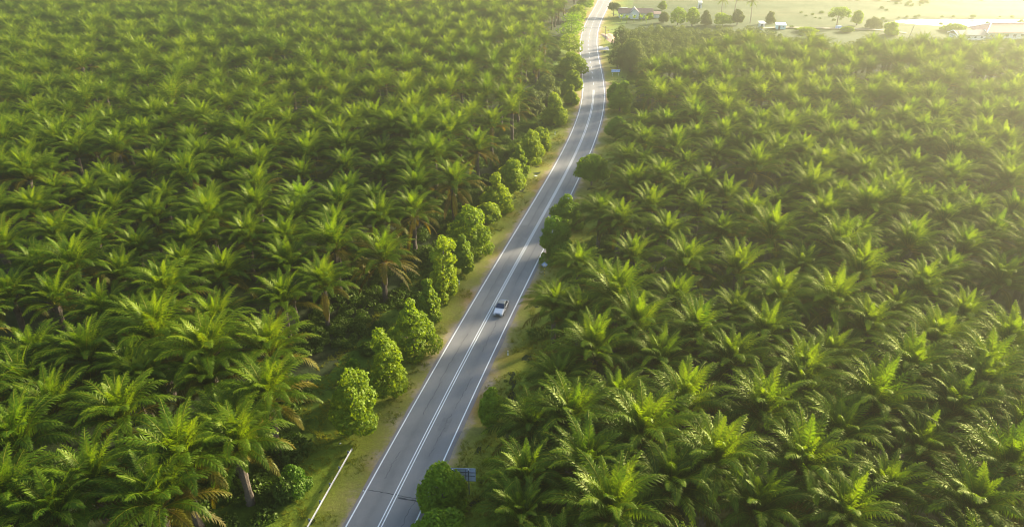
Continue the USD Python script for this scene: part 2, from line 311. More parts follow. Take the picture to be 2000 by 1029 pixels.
# verges: grass from the asphalt's edge outward
def ramp_y(y, pts): return np.interp(y, [p[0] for p in pts], [p[1] for p in pts])
vl = ramp_y(RY, [(0, 19), (70, 17), (90, 14), (120, 13), (200, 13), (260, 12), (320, 10), (460, 9)])
vr = ramp_y(RY, [(0, 9), (70, 10), (110, 10), (200, 11), (260, 11), (340, 11), (420, 14), (460, 14)])
EDGE_L, EDGE_R = HALF + 0.42, HALF + 0.62
for side, w in ((-1, vl), (1, vr)):
    e = (EDGE_L if side < 0 else EDGE_R) - 0.15
    wob = 1.6 * (meshkit.noise(np.stack([RY * .07, 0 * RY + side, 0 * RY], 1), 5) - .5)
    (v, q), u, off = strip(side * e, side * (e + w + wob), 0.012, n=14)
    if side < 0: q = q[:, ::-1]
    bumpy = np.clip((np.abs(off) - e - .6) / 2, 0, 1)
    v[:, 2] += bumpy * (meshkit.fbm(v * [.5, .5, 0], 3, 11) - 0.42) * 0.28
    v[:, 2] = np.where(np.abs(off) > e + (w.max() * 0 + 0.0) + np.repeat(w + wob, 15) - 0.05, -0.35, v[:, 2])
    data(obj('grass_verge', (v, q), 'verge', smooth=True, tint=(np.abs(off) - e) / 12.0), kind='structure')

# ------------------------------------------------------------------ road
road = data(UsdGeom.Xform.Define(stage, pathof(None, 'road')).GetPrim(), kind='structure')
jl = 0.12 * (meshkit.noise(np.stack([RY * .35, 0 * RY, 0 * RY], 1), 8) - .5) * 2; jr = 0.14 * (meshkit.noise(np.stack([RY * .35, 0 * RY + 3, 0 * RY], 1), 9) - .5) * 2
(vq, u, off) = strip(-EDGE_L + jl, EDGE_R + jr, 0.03, n=12)
obj('asphalt', vq, 'asphalt', road, tint=(off + EDGE_L) / (EDGE_L + EDGE_R))
for side, e in ((-1, EDGE_L + jl * -1), (1, EDGE_R + jr)):       # broken edge of the asphalt, down to the soil
    (v, q), u, off = strip(side * e, side * (e + 0.06), 0.03)
    v[1::2, 2] = -0.05
    obj('asphalt_edge', (v, q if side > 0 else q[:, ::-1]), 'tar', road)
Z1, Z2 = 0.034, 0.038
y_split = at(1160, 176)[1]
k = int(np.searchsorted(RY, y_split))
for o in (-HALF, HALF): obj('edge_line', strip(o - .085, o + .085, Z2)[0], 'line', road)
for o in (-0.17, 0.17): obj('centre_line', strip(o - .065, o + .065, Z2, 0, k)[0], 'line', road)
s = RS[k] + 5.0
while s < along(500):
    a = [road_point(s + d, 0)[:2] for d in (0, 1.5, 3.0)]
    t = a[2] - a[0]; t /= np.linalg.norm(t); n = np.array([t[1], -t[0]]) * .075
    obj('centre_dash', quad(*[(*p, Z2) for p in (a[0] - n, a[0] + n, a[2] + n, a[2] - n)]), 'line', road); s += 8.5
def crack(pts, w):
    """A sealed crack or joint lying on the asphalt."""
    p = np.array(pts, float); t = np.gradient(p, axis=0); t /= np.linalg.norm(t, axis=1, keepdims=True); n = np.stack([-t[:, 1], t[:, 0]], 1)
    ww = w * (0.6 + 0.8 * rng.random(len(p)))[:, None]
    v = np.concatenate([p - n * ww, p + n * ww], 1).reshape(-1, 2); v = np.column_stack([v, np.full(len(v), Z1)])
    i = np.arange(len(p) - 1) * 2
    return v, np.stack([i, i + 2, i + 3, i + 1], 1)
def offs(y0, y1, o0, o1, n=24, wob=.08):
    ss = np.linspace(along(y0), along(y1), n); oo = np.linspace(o0, o1, n) + rng.normal(0, wob, n)
    return [road_point(a, b)[:2] for a, b in zip(ss, oo)]
yj = at(800, 966)[1]
obj('asphalt_joint', crack([road_point(along(yj) + rng.normal(0, .04), o)[:2] for o in np.linspace(-3.9, 3.9, 30)], .05), 'tar', road)
obj('asphalt_joint', crack([road_point(along(yj) - .35 + rng.normal(0, .03), o)[:2] for o in np.linspace(.4, 3.6, 14)], .10), 'tar', road)
for y0, y1, a, b in ((61.5, 66, -2.2, -2.1), (73, 80, -1.75, -1.6), (80, 92, -1.9, -1.7), (66, 74, 1.6, 1.9), (75, 82, 2.0, 2.2), (88, 97, 1.9, 1.8), (55, 62, 2.2, 2.5)):
    obj('crack', crack(offs(y0, y1, a, b), .022), 'tar', road)
for y0, ln_, o0, o1 in ((70.5, 2.6, 1.1, 2.3), (126, 5.5, -3.2, -.6), (151, 3.5, .9, 3.0), (214, 7, -3.1, -.5)):
    ss = np.linspace(along(y0), along(y0) + ln_, 6); a_ = [road_point(q_, o0 + rng.normal(0, .03)) for q_ in ss]; b_ = [road_point(q_, o1 + rng.normal(0, .03)) for q_ in ss]
    V = np.array(a_ + b_); V[:, 2] = Z1; i = np.arange(5)
    obj('repair_patch', (V, np.stack([i, i + 6, i + 7, i + 1], 1)), 'patch', road)
for y0, y1, a, b in ((100, 118, -1.8, -1.9), (108, 124, 1.7, 1.9), (130, 150, -1.7, -1.8), (140, 165, 1.8, 1.7)):
    obj('crack', crack(offs(y0, y1, a, b), .02), 'tar', road)
# side drive of concrete, foot track
drv = [at(1168, 98), at(1190, 99), at(1188, 92), at(1170, 91)]
data(obj('concrete_drive', quad(*[(*p, 0.052) for p in drv]), 'concrete'), kind='structure')

# ------------------------------------------------------------------ oil palms
def frond(r, L, elev, curl, n, wid, twist=0.0, flat=0.0, head=0.0):
    """One feather leaf that starts at the origin and leans towards +x; leaflets droop from the rib. Returns vertices, faces, tint."""
    m = 9
    t = np.linspace(0, 1, m)
    ang = elev - curl * t ** 1.7
    step = L / (m - 1)
    px = np.concatenate([[0], np.cumsum(np.cos(ang[:-1]) * step)]); pz = np.concatenate([[0], np.cumsum(np.sin(ang[:-1]) * step)])
    py = head * t ** 2 * L
    rib = np.stack([px, py, pz], 1)
    rad_ = np.interp(t, [0, .15, 1], [.085, .05, .012])
    b = bar(rib, rad_, 3, False); V, F, T = [np.array(b.vertices)], [np.array(b.faces)], [np.ones(len(b.vertices))]
    base = len(b.vertices)
    lt = np.linspace(0.16, 0.995, n)
    pos = np.stack([np.interp(lt, t, rib[:, k]) for k in range(3)], 1)
    a = np.interp(lt, t, ang); tan = np.stack([np.cos(a), 2 * head * lt, np.sin(a)], 1); tan /= np.linalg.norm(tan, axis=1, keepdims=True)
    up0 = np.stack([-np.sin(a), 0 * a, np.cos(a)], 1)
    prof = wid * np.interp(lt, [.16, .28, .5, .8, 1.0], [.35, .85, 1.0, .72, .22])
    for sgn in (-1, 1):
        k = len(lt); lat0 = np.cross(tan, up0) * sgn
        tw = twist * sgn
        lat = lat0 * math.cos(tw) + up0 * math.sin(tw)
        fwd = np.interp(lt, [.16, .6, 1.0], [0.45, 0.75, 1.6])[:, None]
        lift = np.where(np.arange(k) % 3 == 0, 0.45, np.where(np.arange(k) % 3 == 1, 0.12, -0.15))[:, None] + r.normal(0, .12, (k, 1))
        d = lat + tan * fwd + up0 * lift * (1 - flat); d /= np.linalg.norm(d, axis=1, keepdims=True)
        ln = (prof * r.uniform(.85, 1.12, k))[:, None]
        w = np.cross(d, up0); w /= np.linalg.norm(w, axis=1, keepdims=True) + 1e-9
        ww = 0.064 * np.interp(lt, [.16, .5, 1], [.8, 1, .7])[:, None]
        droop = np.array([0, 0, -1.0])
        p0 = pos; p1 = pos + d * ln * .55 + droop * ln * .10; p2 = pos + d * ln * .92 + droop * ln * r.uniform(.22, .42, (k, 1))
        v = np.stack([p0 - w * ww * .5, p0 + w * ww * .5, p1 - w * ww, p1 + w * ww, p2], 1).reshape(-1, 3)
        i5 = base + np.arange(k)[:, None] * 5
        V.append(v); F.append(np.concatenate([i5 + [0, 1, 3], i5 + [0, 3, 2], i5 + [2, 3, 4]]).reshape(-1, 3)); base += 5 * k
        T.append(np.repeat(r.uniform(0, .42, k), 5))
    return np.concatenate(V), np.concatenate(F), np.concatenate(T)

def turned(v, az):
    c, s_ = math.cos(az), math.sin(az); return np.stack([v[:, 0] * c - v[:, 1] * s_, v[:, 0] * s_ + v[:, 1] * c, v[:, 2]], 1)

PALM_Z = 7.2
def palm_pieces(seed, n_fronds=36, old=6, dry=0, spread=1.0, L0=6.0, leaflets=44):
    r = np.random.default_rng(seed); out = []
    a0 = r.uniform(0, 6.28)
    for i in range(n_fronds):
        age = (i + r.uniform(-.8, .8)) / n_fronds; age = min(max(age, 0), 1)
        az = a0 + i * 2.39996 + r.normal(0, .10)
        elev = rad(np.interp(age, [0, .12, .3, .55, .8, 1], [88, 80, 70, 57, 37, 9])) + r.normal(0, .08)
        curl = rad(np.interp(age, [0, .12, .3, .6, 1], [20, 53, 85, 99, 84]) * r.uniform(.82, 1.18)) * spread
        L = L0 * np.interp(age, [0, .1, .35, 1], [.62, .85, 1.0, 1.02]) * r.uniform(.9, 1.08)
        v, f, t = frond(r, L, elev, curl, leaflets, 0.98 * L0 / 6.0, r.normal(0, .16), 0.25 if age < .1 else 0.0, r.normal(0, .05))
        v = v + [0.22 * min(1, age * 3), 0, 0]; v = turned(v, az); v[:, 2] += PALM_Z + .35 - age * .5
        m = 'palm_young' if age < .34 else 'palm_leaf'
        if i >= n_fronds - old: m = 'palm_old'
        out.append((v, f, t, m))
    for i in range(dry):                                          # dead fronds hanging against the trunk
        az = a0 + i * 2.39996 * 1.37 + r.normal(0, .2)
        v, f, t = frond(r, L0 * r.uniform(.85, 1.0), rad(r.uniform(-32, -8)), rad(r.uniform(45, 66)), leaflets - 6, .75, r.normal(0, .3), 0, 0)
        v = turned(v + [.25, 0, 0], az); v[:, 2] += PALM_Z - .25
        out.append((v, f, t, 'palm_dry' if r.random() < .7 else 'palm_old'))
    z = np.linspace(-0.4, PALM_Z + .5, 12); rr = np.interp(z, [-.4, .3, 1.5, PALM_Z, PALM_Z + .5], [.62, .5, .40, .46, .12]) * r.uniform(.88, 1.14, 12)
    tr = bar(np.stack([.05 * np.sin(z), .05 * np.cos(z * 1.3), z], 1), rr, 9)
    return out, tr

def palm_thing(pieces, name, label, loc, rz, scale, group, leafm=None):
    o = thing(name, label, 'oil palm', loc, rz, group, scale=scale)
    fr, tr = pieces
    obj('trunk', tr, 'palm_trunk', o)
    for v, f, t, m in fr:
        obj('frond', (v, f), leafm or m, o, tint=t)
    return o

VAR = [palm_pieces(11, 46, 7, L0=6.3), palm_pieces(12, 48, 6, spread=1.06, L0=6.4), palm_pieces(13, 44, 8, spread=.92, L0=6.7), palm_pieces(14, 46, 6, spread=1.14, L0=6.3),
       palm_pieces(15, 46, 8, 3, L0=6.8), palm_pieces(16, 42, 9, 2, spread=.86, L0=6.5), palm_pieces(17, 40, 9, 11, spread=1.0, L0=6.5), palm_pieces(18, 36, 3, spread=.78, L0=6.0)]
LOOK = ['arching', 'bushy', 'feathery', 'drooping', 'broad', 'spiky', 'tall dry-skirted', 'upright']

PX = {'right': [(1131, 532), (1172, 564), (1204, 596), (1236, 511), (1338, 529), (1440, 537), (1318, 602), (1083, 606), (1131, 628), (1242, 654), (1437, 625), (1359, 663), (1160, 701), (1286, 718), (1426, 718), (1493, 666),
    (1092, 755), (1116, 834), (1203, 793), (1253, 866), (1334, 805), (1040, 848), (1030, 952), (1145, 930), (1308, 962), (1191, 1018), (1020, 1024), (1393, 921), (1487, 819), (1475, 1006), (1565, 927), (1635, 866), (1562, 773), (1644, 1024),
    (1703, 804), (1792, 892), (1722, 974), (1897, 1009), (1909, 773), (1859, 816), (1959, 933), (1990, 850), (1564, 540), (1678, 546), (1622, 607), (1742, 619), (1774, 488), (1879, 500), (1844, 546), (1949, 561), (1876, 631), (1797, 575),
    (1690, 651), (1824, 677), (1617, 707), (1964, 683), (1515, 600), (1774, 739), (1567, 741), (1920, 742), (1672, 479), (1242, 275), (1225, 320), (1315, 300), (1257, 332), (1337, 332), (1357, 282), (1290, 362), (1375, 370), (1235, 375),
    (1327, 387), (1270, 412), (1362, 420), (1417, 392), (1172, 425), (1210, 445), (1300, 465), (1407, 465), (1465, 432), (1515, 412), (1505, 470), (1475, 337), (1410, 277), (1480, 282), (1517, 312), (1395, 312), (1442, 302)],
  'left': [(187, 959), (356, 913), (312, 991), (239, 825), (105, 808), (466, 883), (117, 1018), (17, 991), (449, 838), (280, 758), (405, 758), (525, 787), (70, 706), (175, 706), (262, 735), (309, 669), (423, 640), (408, 704), (204, 625), (111, 596),
    (239, 546), (76, 534), (146, 534), (356, 529), (437, 546), (326, 581), (26, 590), (271, 499), (192, 476), (114, 470), (379, 482), (484, 473), (6, 494), (563, 531), (560, 482), (653, 491), (747, 511), (554, 596), (528, 695),
    (662, 412), (742, 440), (807, 425), (885, 367), (932, 297), (877, 310), (810, 350), (750, 350), (675, 335), (590, 350), (502, 380), (500, 418), (575, 437), (655, 455), (585, 388), (747, 310), (810, 277), (875, 270), (532, 297),
    (610, 297), (670, 297), (475, 275), (507, 335), (215, 362), (110, 382), (300, 335), (322, 305), (415, 400), (435, 355), (390, 312), (457, 317), (222, 425), (302, 435), (410, 440), (67, 422), (175, 390), (250, 390), (325, 400),
    (1012, 195), (1000, 222), (40, 880), (700, 300), (960, 250)]}
DRY = {(747, 511), (653, 491), (885, 367), (807, 425), (932, 297), (1012, 195)}
palms = []                                                        # x, y, scale, variant
pr = np.random.default_rng(21)
for sd_, lst in PX.items():
    for p in lst:
        sc = pr.uniform(.90, 1.18)
        var = 6 if p in DRY else int(pr.choice([0, 1, 2, 3, 4, 5, 7], p=[.18, .18, .17, .17, .12, .1, .08]))
        if p == (585, 388): var = 7
        g = at(*p, PALM_Z * sc)
        if abs(side_dist(*g)) < 17 and sd_ == 'right': sc = pr.uniform(.84, .94); g = at(*p, PALM_Z * sc)
        palms.append((g[0], g[1], sc, var, p == (585, 388)))
pts = np.array([q[:2] for q in palms]); tree_ = cKDTree(pts)
def may_stand(x, y):
    d = side_dist(x, y)
    if d < 0:
        lim = np.interp(y, [40, 60, 80, 100, 130, 200, 260, 300, 480], [19, 20, 21, 22, 20, 19, 17, 17, 15])
        return -d > lim and not (y > 610)
    lim = np.interp(y, [40, 80, 120, 200, 300, 480], [18, 17.5, 16.5, 15.5, 16, 18])
    return d > lim and y < np.interp(x, [40, 50, 67, 100, 150, 195, 300], [234, 252, 266, 276, 280, 270, 250])
th, sp = rad(24), 8.35
for a in range(-120, 121):
    for b in range(-120, 121):
        u = (a + .5 * (b % 2)) * sp; w = b * sp * .866
        x = 30 + u * math.cos(th) - w * math.sin(th) + pr.normal(0, 1.1); y = 300 + u * math.sin(th) + w * math.cos(th) + pr.normal(0, 1.1)
        sc = float(np.clip(pr.normal(1.03, .11), .76, 1.26)); var = int(pr.choice([0, 1, 2, 3, 4, 5, 6, 7], p=[.17, .17, .17, .16, .12, .1, .02, .09]))
        if y < 28 or y > 610: continue
        sx, sy, _ = project(x, y, PALM_Z)
        margin = 60 + 40000 / max(y, 30)
        if sx < -margin or sx > 2000 + margin or sy > 1029 + 420 or sy < -75: continue
        if not may_stand(x, y) or tree_.query((x, y))[0] < 6.3: continue
        if pr.random() < .015: continue
        palms.append((x, y, sc, var, False))

# ---- what stands by the road, left and right: foot pixel, top row, half width in pixels
TREES = [  # name part, label, (foot x, foot y), top, half width, crown shape, material, side-landmark
 ('cone', 'yellow-green roadside tree with bare trunk showing, nearest the guardrail end', (694, 851), 716, 51, 'egg', 'tree_light', 'the tree above the guardrail'),
 ('lumpy', 'lumpy green roadside tree with low bulge, second along the left verge', (757, 772), 636, 45, 'lumpy', 'tree_light', 'the second left verge tree'),
 ('dome', 'widest pyramid-shaped roadside tree on left verge, opposite the road below the car', (806, 696), 578, 55, 'pyramid', 'tree_light', 'the wide pyramid tree'),
 ('cone', 'slim pointed tree touching the back of the widest left verge tree', (838, 628), 543, 29, 'cone', 'tree_light', 'the slim tree above it'),
 ('column', 'tall column-like creeper-clad tree on left verge, up the road from the car', (868, 592), 462, 30, 'column', 'tree_light', 'the column-like tree'),
 ('egg', 'small yellow-green tree just behind the column-like left verge tree', (904, 537), 455, 23, 'egg', 'tree_light', None),
 ('dome', 'round bushy tree on left verge with a paler crown behind it', (918, 500), 401, 40, 'lumpy', 'tree_light', 'the round bushy left tree'),
 ('dome', 'pale yellowish crown leaning out behind the round bushy left tree', (952, 440), 396, 25, 'dome', 'tree_light', None),
 ('tuft', 'ragged tree with narrow topknot above a broad skirt on left verge', (969, 415), 333, 30, 'tuft', 'tree_light', 'the topknot tree'),
 ('cone', 'dense egg-shaped tree between topknot tree and bright slender cone', (997, 380), 312, 26, 'egg', 'tree_light', None),
 ('cone', 'bright lime slender cone-shaped tree on the left verge', (1013, 347), 281, 18, 'cone', 'tree_light', 'the bright slender cone'),
 ('dome', 'broad upright tree on the left verge above the bright slender cone', (1036, 326), 250, 28, 'pyramid', 'tree_light', None),
 ('dome', 'shaded round-topped tree tucked behind the broad upright left tree', (1055, 296), 246, 20, 'egg', 'tree_light', None),
 ('dome', 'lone tree with a clear trunk where the left verge widens', (1083, 246), 177, 21, 'lumpy', 'tree_light', None),
 ('egg', 'small twin-topped tree beside the road after the lone trunked tree', (1116, 205), 164, 16, 'tuft', 'tree_light', None),
 ('dome', 'rounded tree whose crown meets the road edge at the bend', (1117, 186), 134, 20, 'pyramid', 'tree_light', None),
 ('dome', 'large dark rounded tree hiding the left edge line of the bend', (1117, 150), 101, 25, 'dome', 'tree_light', None),
 ('dome', 'dark roadside tree on the left just below the overhead wire', (1112, 108), 62, 24, 'dome', 'tree_light', None),
 ('vine', 'tall creeper-hung tree on the left at the overhead wire', (1117, 72), 22, 21, 'column', 'tree_mid', None),
 ('dome', 'leafy tree on the left verge near the top of the picture', (1128, 42), 6, 17, 'dome', 'tree_light', None),
 ('dome', 'uppermost leafy tree left of the road, cut by the picture edge', (1143, 18), -14, 14, 'dome', 'tree_mid', None),
 ('bush', 'greyish bushy tree among palms left of the road bend', (1066, 214), 142, 27, 'lumpy', 'tree_grey', None),
 ('bush', 'second greyish bushy tree further in among the left palms', (1040, 228), 172, 22, 'dome', 'tree_grey', None),
 ('big', 'bright green tree hiding half of the grey sign board', (866, 1001), 903, 51, 'egg', 'tree_mid', 'the tree over the sign'),
 ('big', 'bright green crown cut off by bottom edge beside the road', (856, 1098), 998, 52, 'dome', 'tree_mid', None),
 ('dark', 'dark egg-shaped tree alone on the right grass verge', (962, 838), 754, 29, 'egg', 'tree_dark', 'the lone dark verge tree'),
 ('dark', 'dark round tree overhanging the right lane by the diamond sign', (1083, 512), 418, 34, 'egg', 'tree_dark', 'the tree by the diamond sign'),
 ('dark', 'dark pyramid-shaped tree behind the round one overhanging the right lane', (1105, 446), 375, 35, 'pyramid', 'tree_dark', 'the dark pyramid tree'),
 ('umbrella', 'umbrella-shaped tree on bare trunk at the right road edge', (1156, 366), 299, 39, 'round', 'tree_dark', 'the umbrella-shaped tree'),
 ('dark', 'dark rounded tree right of the bend below the blue name board', (1211, 220), 160, 24, 'dome', 'tree_dark', None),
 ('dark', 'smaller dark tree leaning behind the rounded one near the name board', (1199, 205), 158, 16, 'dome', 'tree_dark', None),
 ('low', 'low dark shrub-like tree between umbrella tree and rounded bend tree', (1206, 272), 226, 24, 'dome', 'tree_dark', None),
 ('dark', 'tall greyish tree at the corner of the concrete drive', (1206, 136), 80, 20, 'dome', 'tree_grey', None),
 ('dark', 'big greyish round tree right of the concrete drive', (1232, 140), 70, 28, 'dome', 'tree_grey', None),
 ('dark', 'greyish tree behind the reddish dirt patch', (1212, 100), 46, 18, 'dome', 'tree_grey', None),
 ('dark', 'leaning tree with bare lower trunk left of the brown-roofed house', (1199, 33), 4, 15, 'umbrella', 'tree_grey', None),
 ('dark', 'round tree in the green field above right of the house', (1294, 20), 1, 9, 'dome', 'tree_dark', None),
 ('dark', 'low round shrub at the right end of the house roof', (1268, 38), 25, 9, 'dome', 'tree_dark', None),
 ('dark', 'pale bushy tree right of the brown-roofed house', (1296, 46), 22, 11, 'dome', 'tree_grey', None),
 ('dark', 'dark round tree left in the clump right of the house', (1324, 50), 12, 17, 'dome', 'tree_dark', None),
 ('dark', 'tallest dark tree of the clump below the white pump house', (1352, 52), 12, 15, 'dome', 'tree_dark', None),
 ('dark', 'bushy tree between the dark clump and the coconut palms', (1378, 50), 18, 13, 'lumpy', 'tree_grey', None),
 ('dark', 'broad low tree below the coconut palms', (1412, 52), 24, 20, 'dome', 'tree_dark', None),
 ('dark', 'round tree right of the coconut palms', (1440, 50), 16, 13, 'dome', 'tree_grey', None),
 ('dark', 'small lone tree in the yellow field left of the white-roofed shed', (1504, 46), 20, 11, 'lumpy', 'tree_grey', None),
 ('dark', 'low dark bush spreading right of the white-roofed shed', (1580, 64), 51, 21, 'dome', 'tree_dark', None),
 ('umbrella', 'flat-topped spreading tree standing alone against the pale field', (1637, 52), 9, 25, 'umbrella', 'tree_dark', None),
 ('dark', 'upright leafy tree right of the flat-topped spreading tree', (1674, 50), 18, 13, 'egg', 'tree_dark', None),
 ('dark', 'low bush at the foot of the upright leafy tree', (1655, 64), 50, 14, 'dome', 'tree_dark', None),
 ('dark', 'bushy tree between the upright tree and the dark riverside tree', (1707, 56), 33, 18, 'lumpy', 'tree_grey', None),
 ('dark', 'dark round-topped tree at the left end of the river', (1741, 70), 40, 15, 'egg', 'tree_dark', None),
 ('dark', 'broad bush at water edge left of the pink hip roof', (1868, 62), 43, 26, 'dome', 'tree_dark', None),
 ('dark', 'small tree beyond the pink hip roof at the right edge', (1993, 54), 38, 10, 'lumpy', 'tree_dark', None),
 ('dark', 'small round tree on the near bank before the bright water', (1928, 52), 42, 5, 'umbrella', 'tree_dark', None),
]
def lobes_for(shape, w, h, r):
    """Balls (x, y, z, rx, rz) that make up the crown; w half width, h height of the tree."""
    L = []
    def ring(z, rr, n, br, bz=None):
        a = r.uniform(0, 6.28)
        for k in range(n):
            g = a + 6.283 * k / n + r.normal(0, .28); q_ = rr * r.uniform(.75, 1.22)
            if n > 4 and r.random() < .10: continue
            L.append((q_ * math.cos(g), q_ * math.sin(g), z + r.normal(0, .065 * h), br * r.uniform(.68, 1.25), (bz or br) * r.uniform(.65, 1.2)))
    if shape == 'egg':
        ring(.30 * h, .52 * w, 6, .46 * w); ring(.50 * h, .52 * w, 6, .46 * w); ring(.70 * h, .34 * w, 4, .40 * w); L.append((0, 0, .86 * h, .34 * w, .14 * h)); L.append((0, 0, .5 * h, .62 * w, .34 * h))
    elif shape == 'pyramid':
        ring(.25 * h, .64 * w, 8, .36 * w); ring(.45 * h, .50 * w, 6, .36 * w); ring(.64 * h, .32 * w, 5, .32 * w); ring(.80 * h, .15 * w, 3, .24 * w); L.append((0, 0, .92 * h, .16 * w, .09 * h)); L.append((0, 0, .4 * h, .6 * w, .3 * h))
    elif shape == 'cone':
        for q in np.linspace(.14, .86, 6): ring(q * h, .62 * w * (1 - q) ** .75, 5, .34 * w * (1.12 - q) + .12 * w)
        L.append((0, 0, .93 * h, .17 * w, .08 * h)); L.append((0, 0, .35 * h, .5 * w, .3 * h))
    elif shape == 'column':
        for q in np.linspace(.14, .86, 7): ring(q * h, .48 * w, 4, .42 * w, .10 * h)
        ring(.18 * h, .75 * w, 5, .4 * w); L.append((.1 * w, 0, .93 * h, .45 * w, .08 * h)); L.append((0, 0, .5 * h, .55 * w, .4 * h))
    elif shape == 'tuft':
        ring(.20 * h, .62 * w, 6, .40 * w); ring(.38 * h, .50 * w, 6, .36 * w); ring(.55 * h, .26 * w, 4, .30 * w); ring(.74 * h, .10 * w, 3, .24 * w); L.append((.04 * w, 0, .88 * h, .24 * w, .12 * h)); L.append((0, 0, .33 * h, .55 * w, .25 * h))
    elif shape == 'umbrella':
        ring(.70 * h, .60 * w, 9, .32 * w, .12 * h); ring(.80 * h, .34 * w, 6, .34 * w, .12 * h); L.append((0, 0, .86 * h, .42 * w, .12 * h)); ring(.58 * h, .66 * w, 5, .22 * w, .09 * h)
    elif shape == 'round':
        ring(.46 * h, .58 * w, 8, .36 * w, .16 * h); ring(.64 * h, .56 * w, 8, .36 * w, .15 * h); ring(.80 * h, .32 * w, 6, .36 * w, .13 * h); L.append((0, 0, .87 * h, .38 * w, .12 * h)); L.append((0, 0, .62 * h, .6 * w, .24 * h))
    elif shape == 'lumpy':
        ring(.22 * h, .60 * w, 6, .40 * w); ring(.44 * h, .56 * w, 6, .36 * w); ring(.62 * h, .42 * w, 5, .36 * w); ring(.80 * h, .26 * w, 4, .30 * w); L.append((r.normal(0, .1) * w, 0, .9 * h, .3 * w, .10 * h)); L.append((0, 0, .5 * h, .5 * w, .36 * h)); L.append((.7 * w, -.3 * w, .2 * h, .3 * w, .16 * h))
    else:
        ring(.34 * h, .60 * w, 8, .42 * w, .2 * h); ring(.56 * h, .54 * w, 7, .42 * w, .19 * h); ring(.76 * h, .30 * w, 5, .38 * w, .16 * h); L.append((0, 0, .84 * h, .36 * w, .16 * h)); L.append((0, 0, .5 * h, .68 * w, .34 * h))
    return np.array(L)

def foliage(lobes, n, size, r, zmin=0.35):
    """Leaf sprays over the outer part of the lobes: folded, uneven, denser in clumps."""
    area = lobes[:, 3] * (lobes[:, 3] + lobes[:, 4]); pick = r.choice(len(lobes), n * 3, p=area / area.sum())
    d = r.normal(size=(n * 3, 3)); d /= np.linalg.norm(d, axis=1, keepdims=True)
    rr = np.stack([lobes[pick, 3], lobes[pick, 3], lobes[pick, 4]], 1)
    u = 1.0 - np.abs(r.normal(0, .12, (n * 3, 1))) + (r.random((n * 3, 1)) < .10) * r.uniform(0, .16, (n * 3, 1))
    wob = 0.66 + 0.68 * meshkit.fbm(d * 2.6 + pick[:, None] * 7.3, 3, 2)[:, None]
    c = lobes[pick, :3] + d * rr * u * wob
    inside = np.zeros(len(c), bool)
    for k, l in enumerate(lobes):
        e = (((c - l[:3]) / [l[3], l[3], l[4]]) ** 2).sum(1); inside |= (e < .46) & (pick != k)
    keep = ~inside & (c[:, 2] > zmin); c, d = c[keep][:n], d[keep][:n]; m = len(c)
    nrm = d * .75 + r.normal(0, .5, (m, 3)) + [0, 0, .35]; nrm /= np.linalg.norm(nrm, axis=1, keepdims=True)
    t = np.cross(nrm, r.normal(size=(m, 3))); t /= np.linalg.norm(t, axis=1, keepdims=True); b = np.cross(nrm, t)
    s = size * r.uniform(.6, 1.35, (m, 1))
    v = np.stack([c - t * s * .5, c - b * s * .32 + nrm * s * .08, c + t * s * .55 - nrm * s * .12, c + b * s * .32 + nrm * s * .08], 1).reshape(-1, 3)
    i4 = np.arange(m)[:, None] * 4
    f = np.concatenate([i4 + [0, 1, 3], i4 + [1, 2, 3]])
    return v, f, np.repeat(np.clip(r.uniform(0, .5, m) + .25 * (meshkit.noise(c * 1.1, 6) - .5), 0, .85), 4)

def limbs(lobes, h, w, r, clear):
    out = []
    zt = h * (.78 if clear < .5 else .70)
    p = np.array([[0, 0, -.3], [r.normal(0, .03) * w, r.normal(0, .03) * w, zt * .4], [r.normal(0, .05) * w, r.normal(0, .05) * w, zt]])
    r0 = 0.022 * h + .06
    trunk = bar(p, [r0 * 1.25, r0 * .85, r0 * .3], 8)
    for l in lobes[r.permutation(len(lobes))[:9]]:
        zs = min(l[2] - .5 * math.hypot(l[0], l[1]), zt * .85); zs = max(zs, h * (.12 if clear < .5 else .42))
        s0 = np.array([0, 0, zs]); e = l[:3]
        out.append(bar(np.array([s0, (s0 + e) / 2 + [0, 0, -.04 * h], e]), [r0 * .45, r0 * .3, r0 * .12], 5))
    return trunk, out

LANDMARK = []
for k, (kind, label, foot, top, hw, shape, mat, lm) in enumerate(TREES):
    r = np.random.default_rng(100 + k)
    g = at(*foot); sc = project(g[0], g[1], 0)[2]
    w = hw / sc * (1.26 if foot[0] < 1160 and 5 < k < 23 else 1.0 if k < 5 else 1.06 if foot[0] < 1200 and k != 23 else 1.0); back = 0.25 * w                                   # the crown's near side hides its foot
    h = height_of(foot[0], foot[1] - 0.18 * hw, top)
    h = max(h, 1.6)
    loc = (g[0], g[1] + back, 0)
    o = thing('roadside_tree' if lm or k < 32 else 'tree', label, 'tree', loc, r.uniform(0, 6.28) if shape != 'lumpy' else 0.0)
    lob = lobes_for(shape, w * .93, h * .97, r)
    area = (4 * math.pi * ((w * w) * .5 + w * h * .5 * .5))
    far = g[1] > 270
    size = float(np.clip(.40 + .0011 * (g[1] - 60), .40, .85))
    n = int(np.clip(area * 4.4 / (size * size * .35), 500, 6000 if not far else 1700))
    v, f, t = foliage(lob, n, size, r, .3 if shape not in ('umbrella', 'round') else h * (.45 if shape == 'umbrella' else .3))
    trunk, lb = limbs(lob, h, w, r, 1 if shape == 'umbrella' else 0)
    obj('trunk', trunk, 'bark', o)
    for b_ in lb[:5 if not far else 3]: obj('limb', b_, 'bark', o)
    obj('crown', (v, f), mat, o, tint=t)
    if lm: LANDMARK.append((lm, loc[1]))

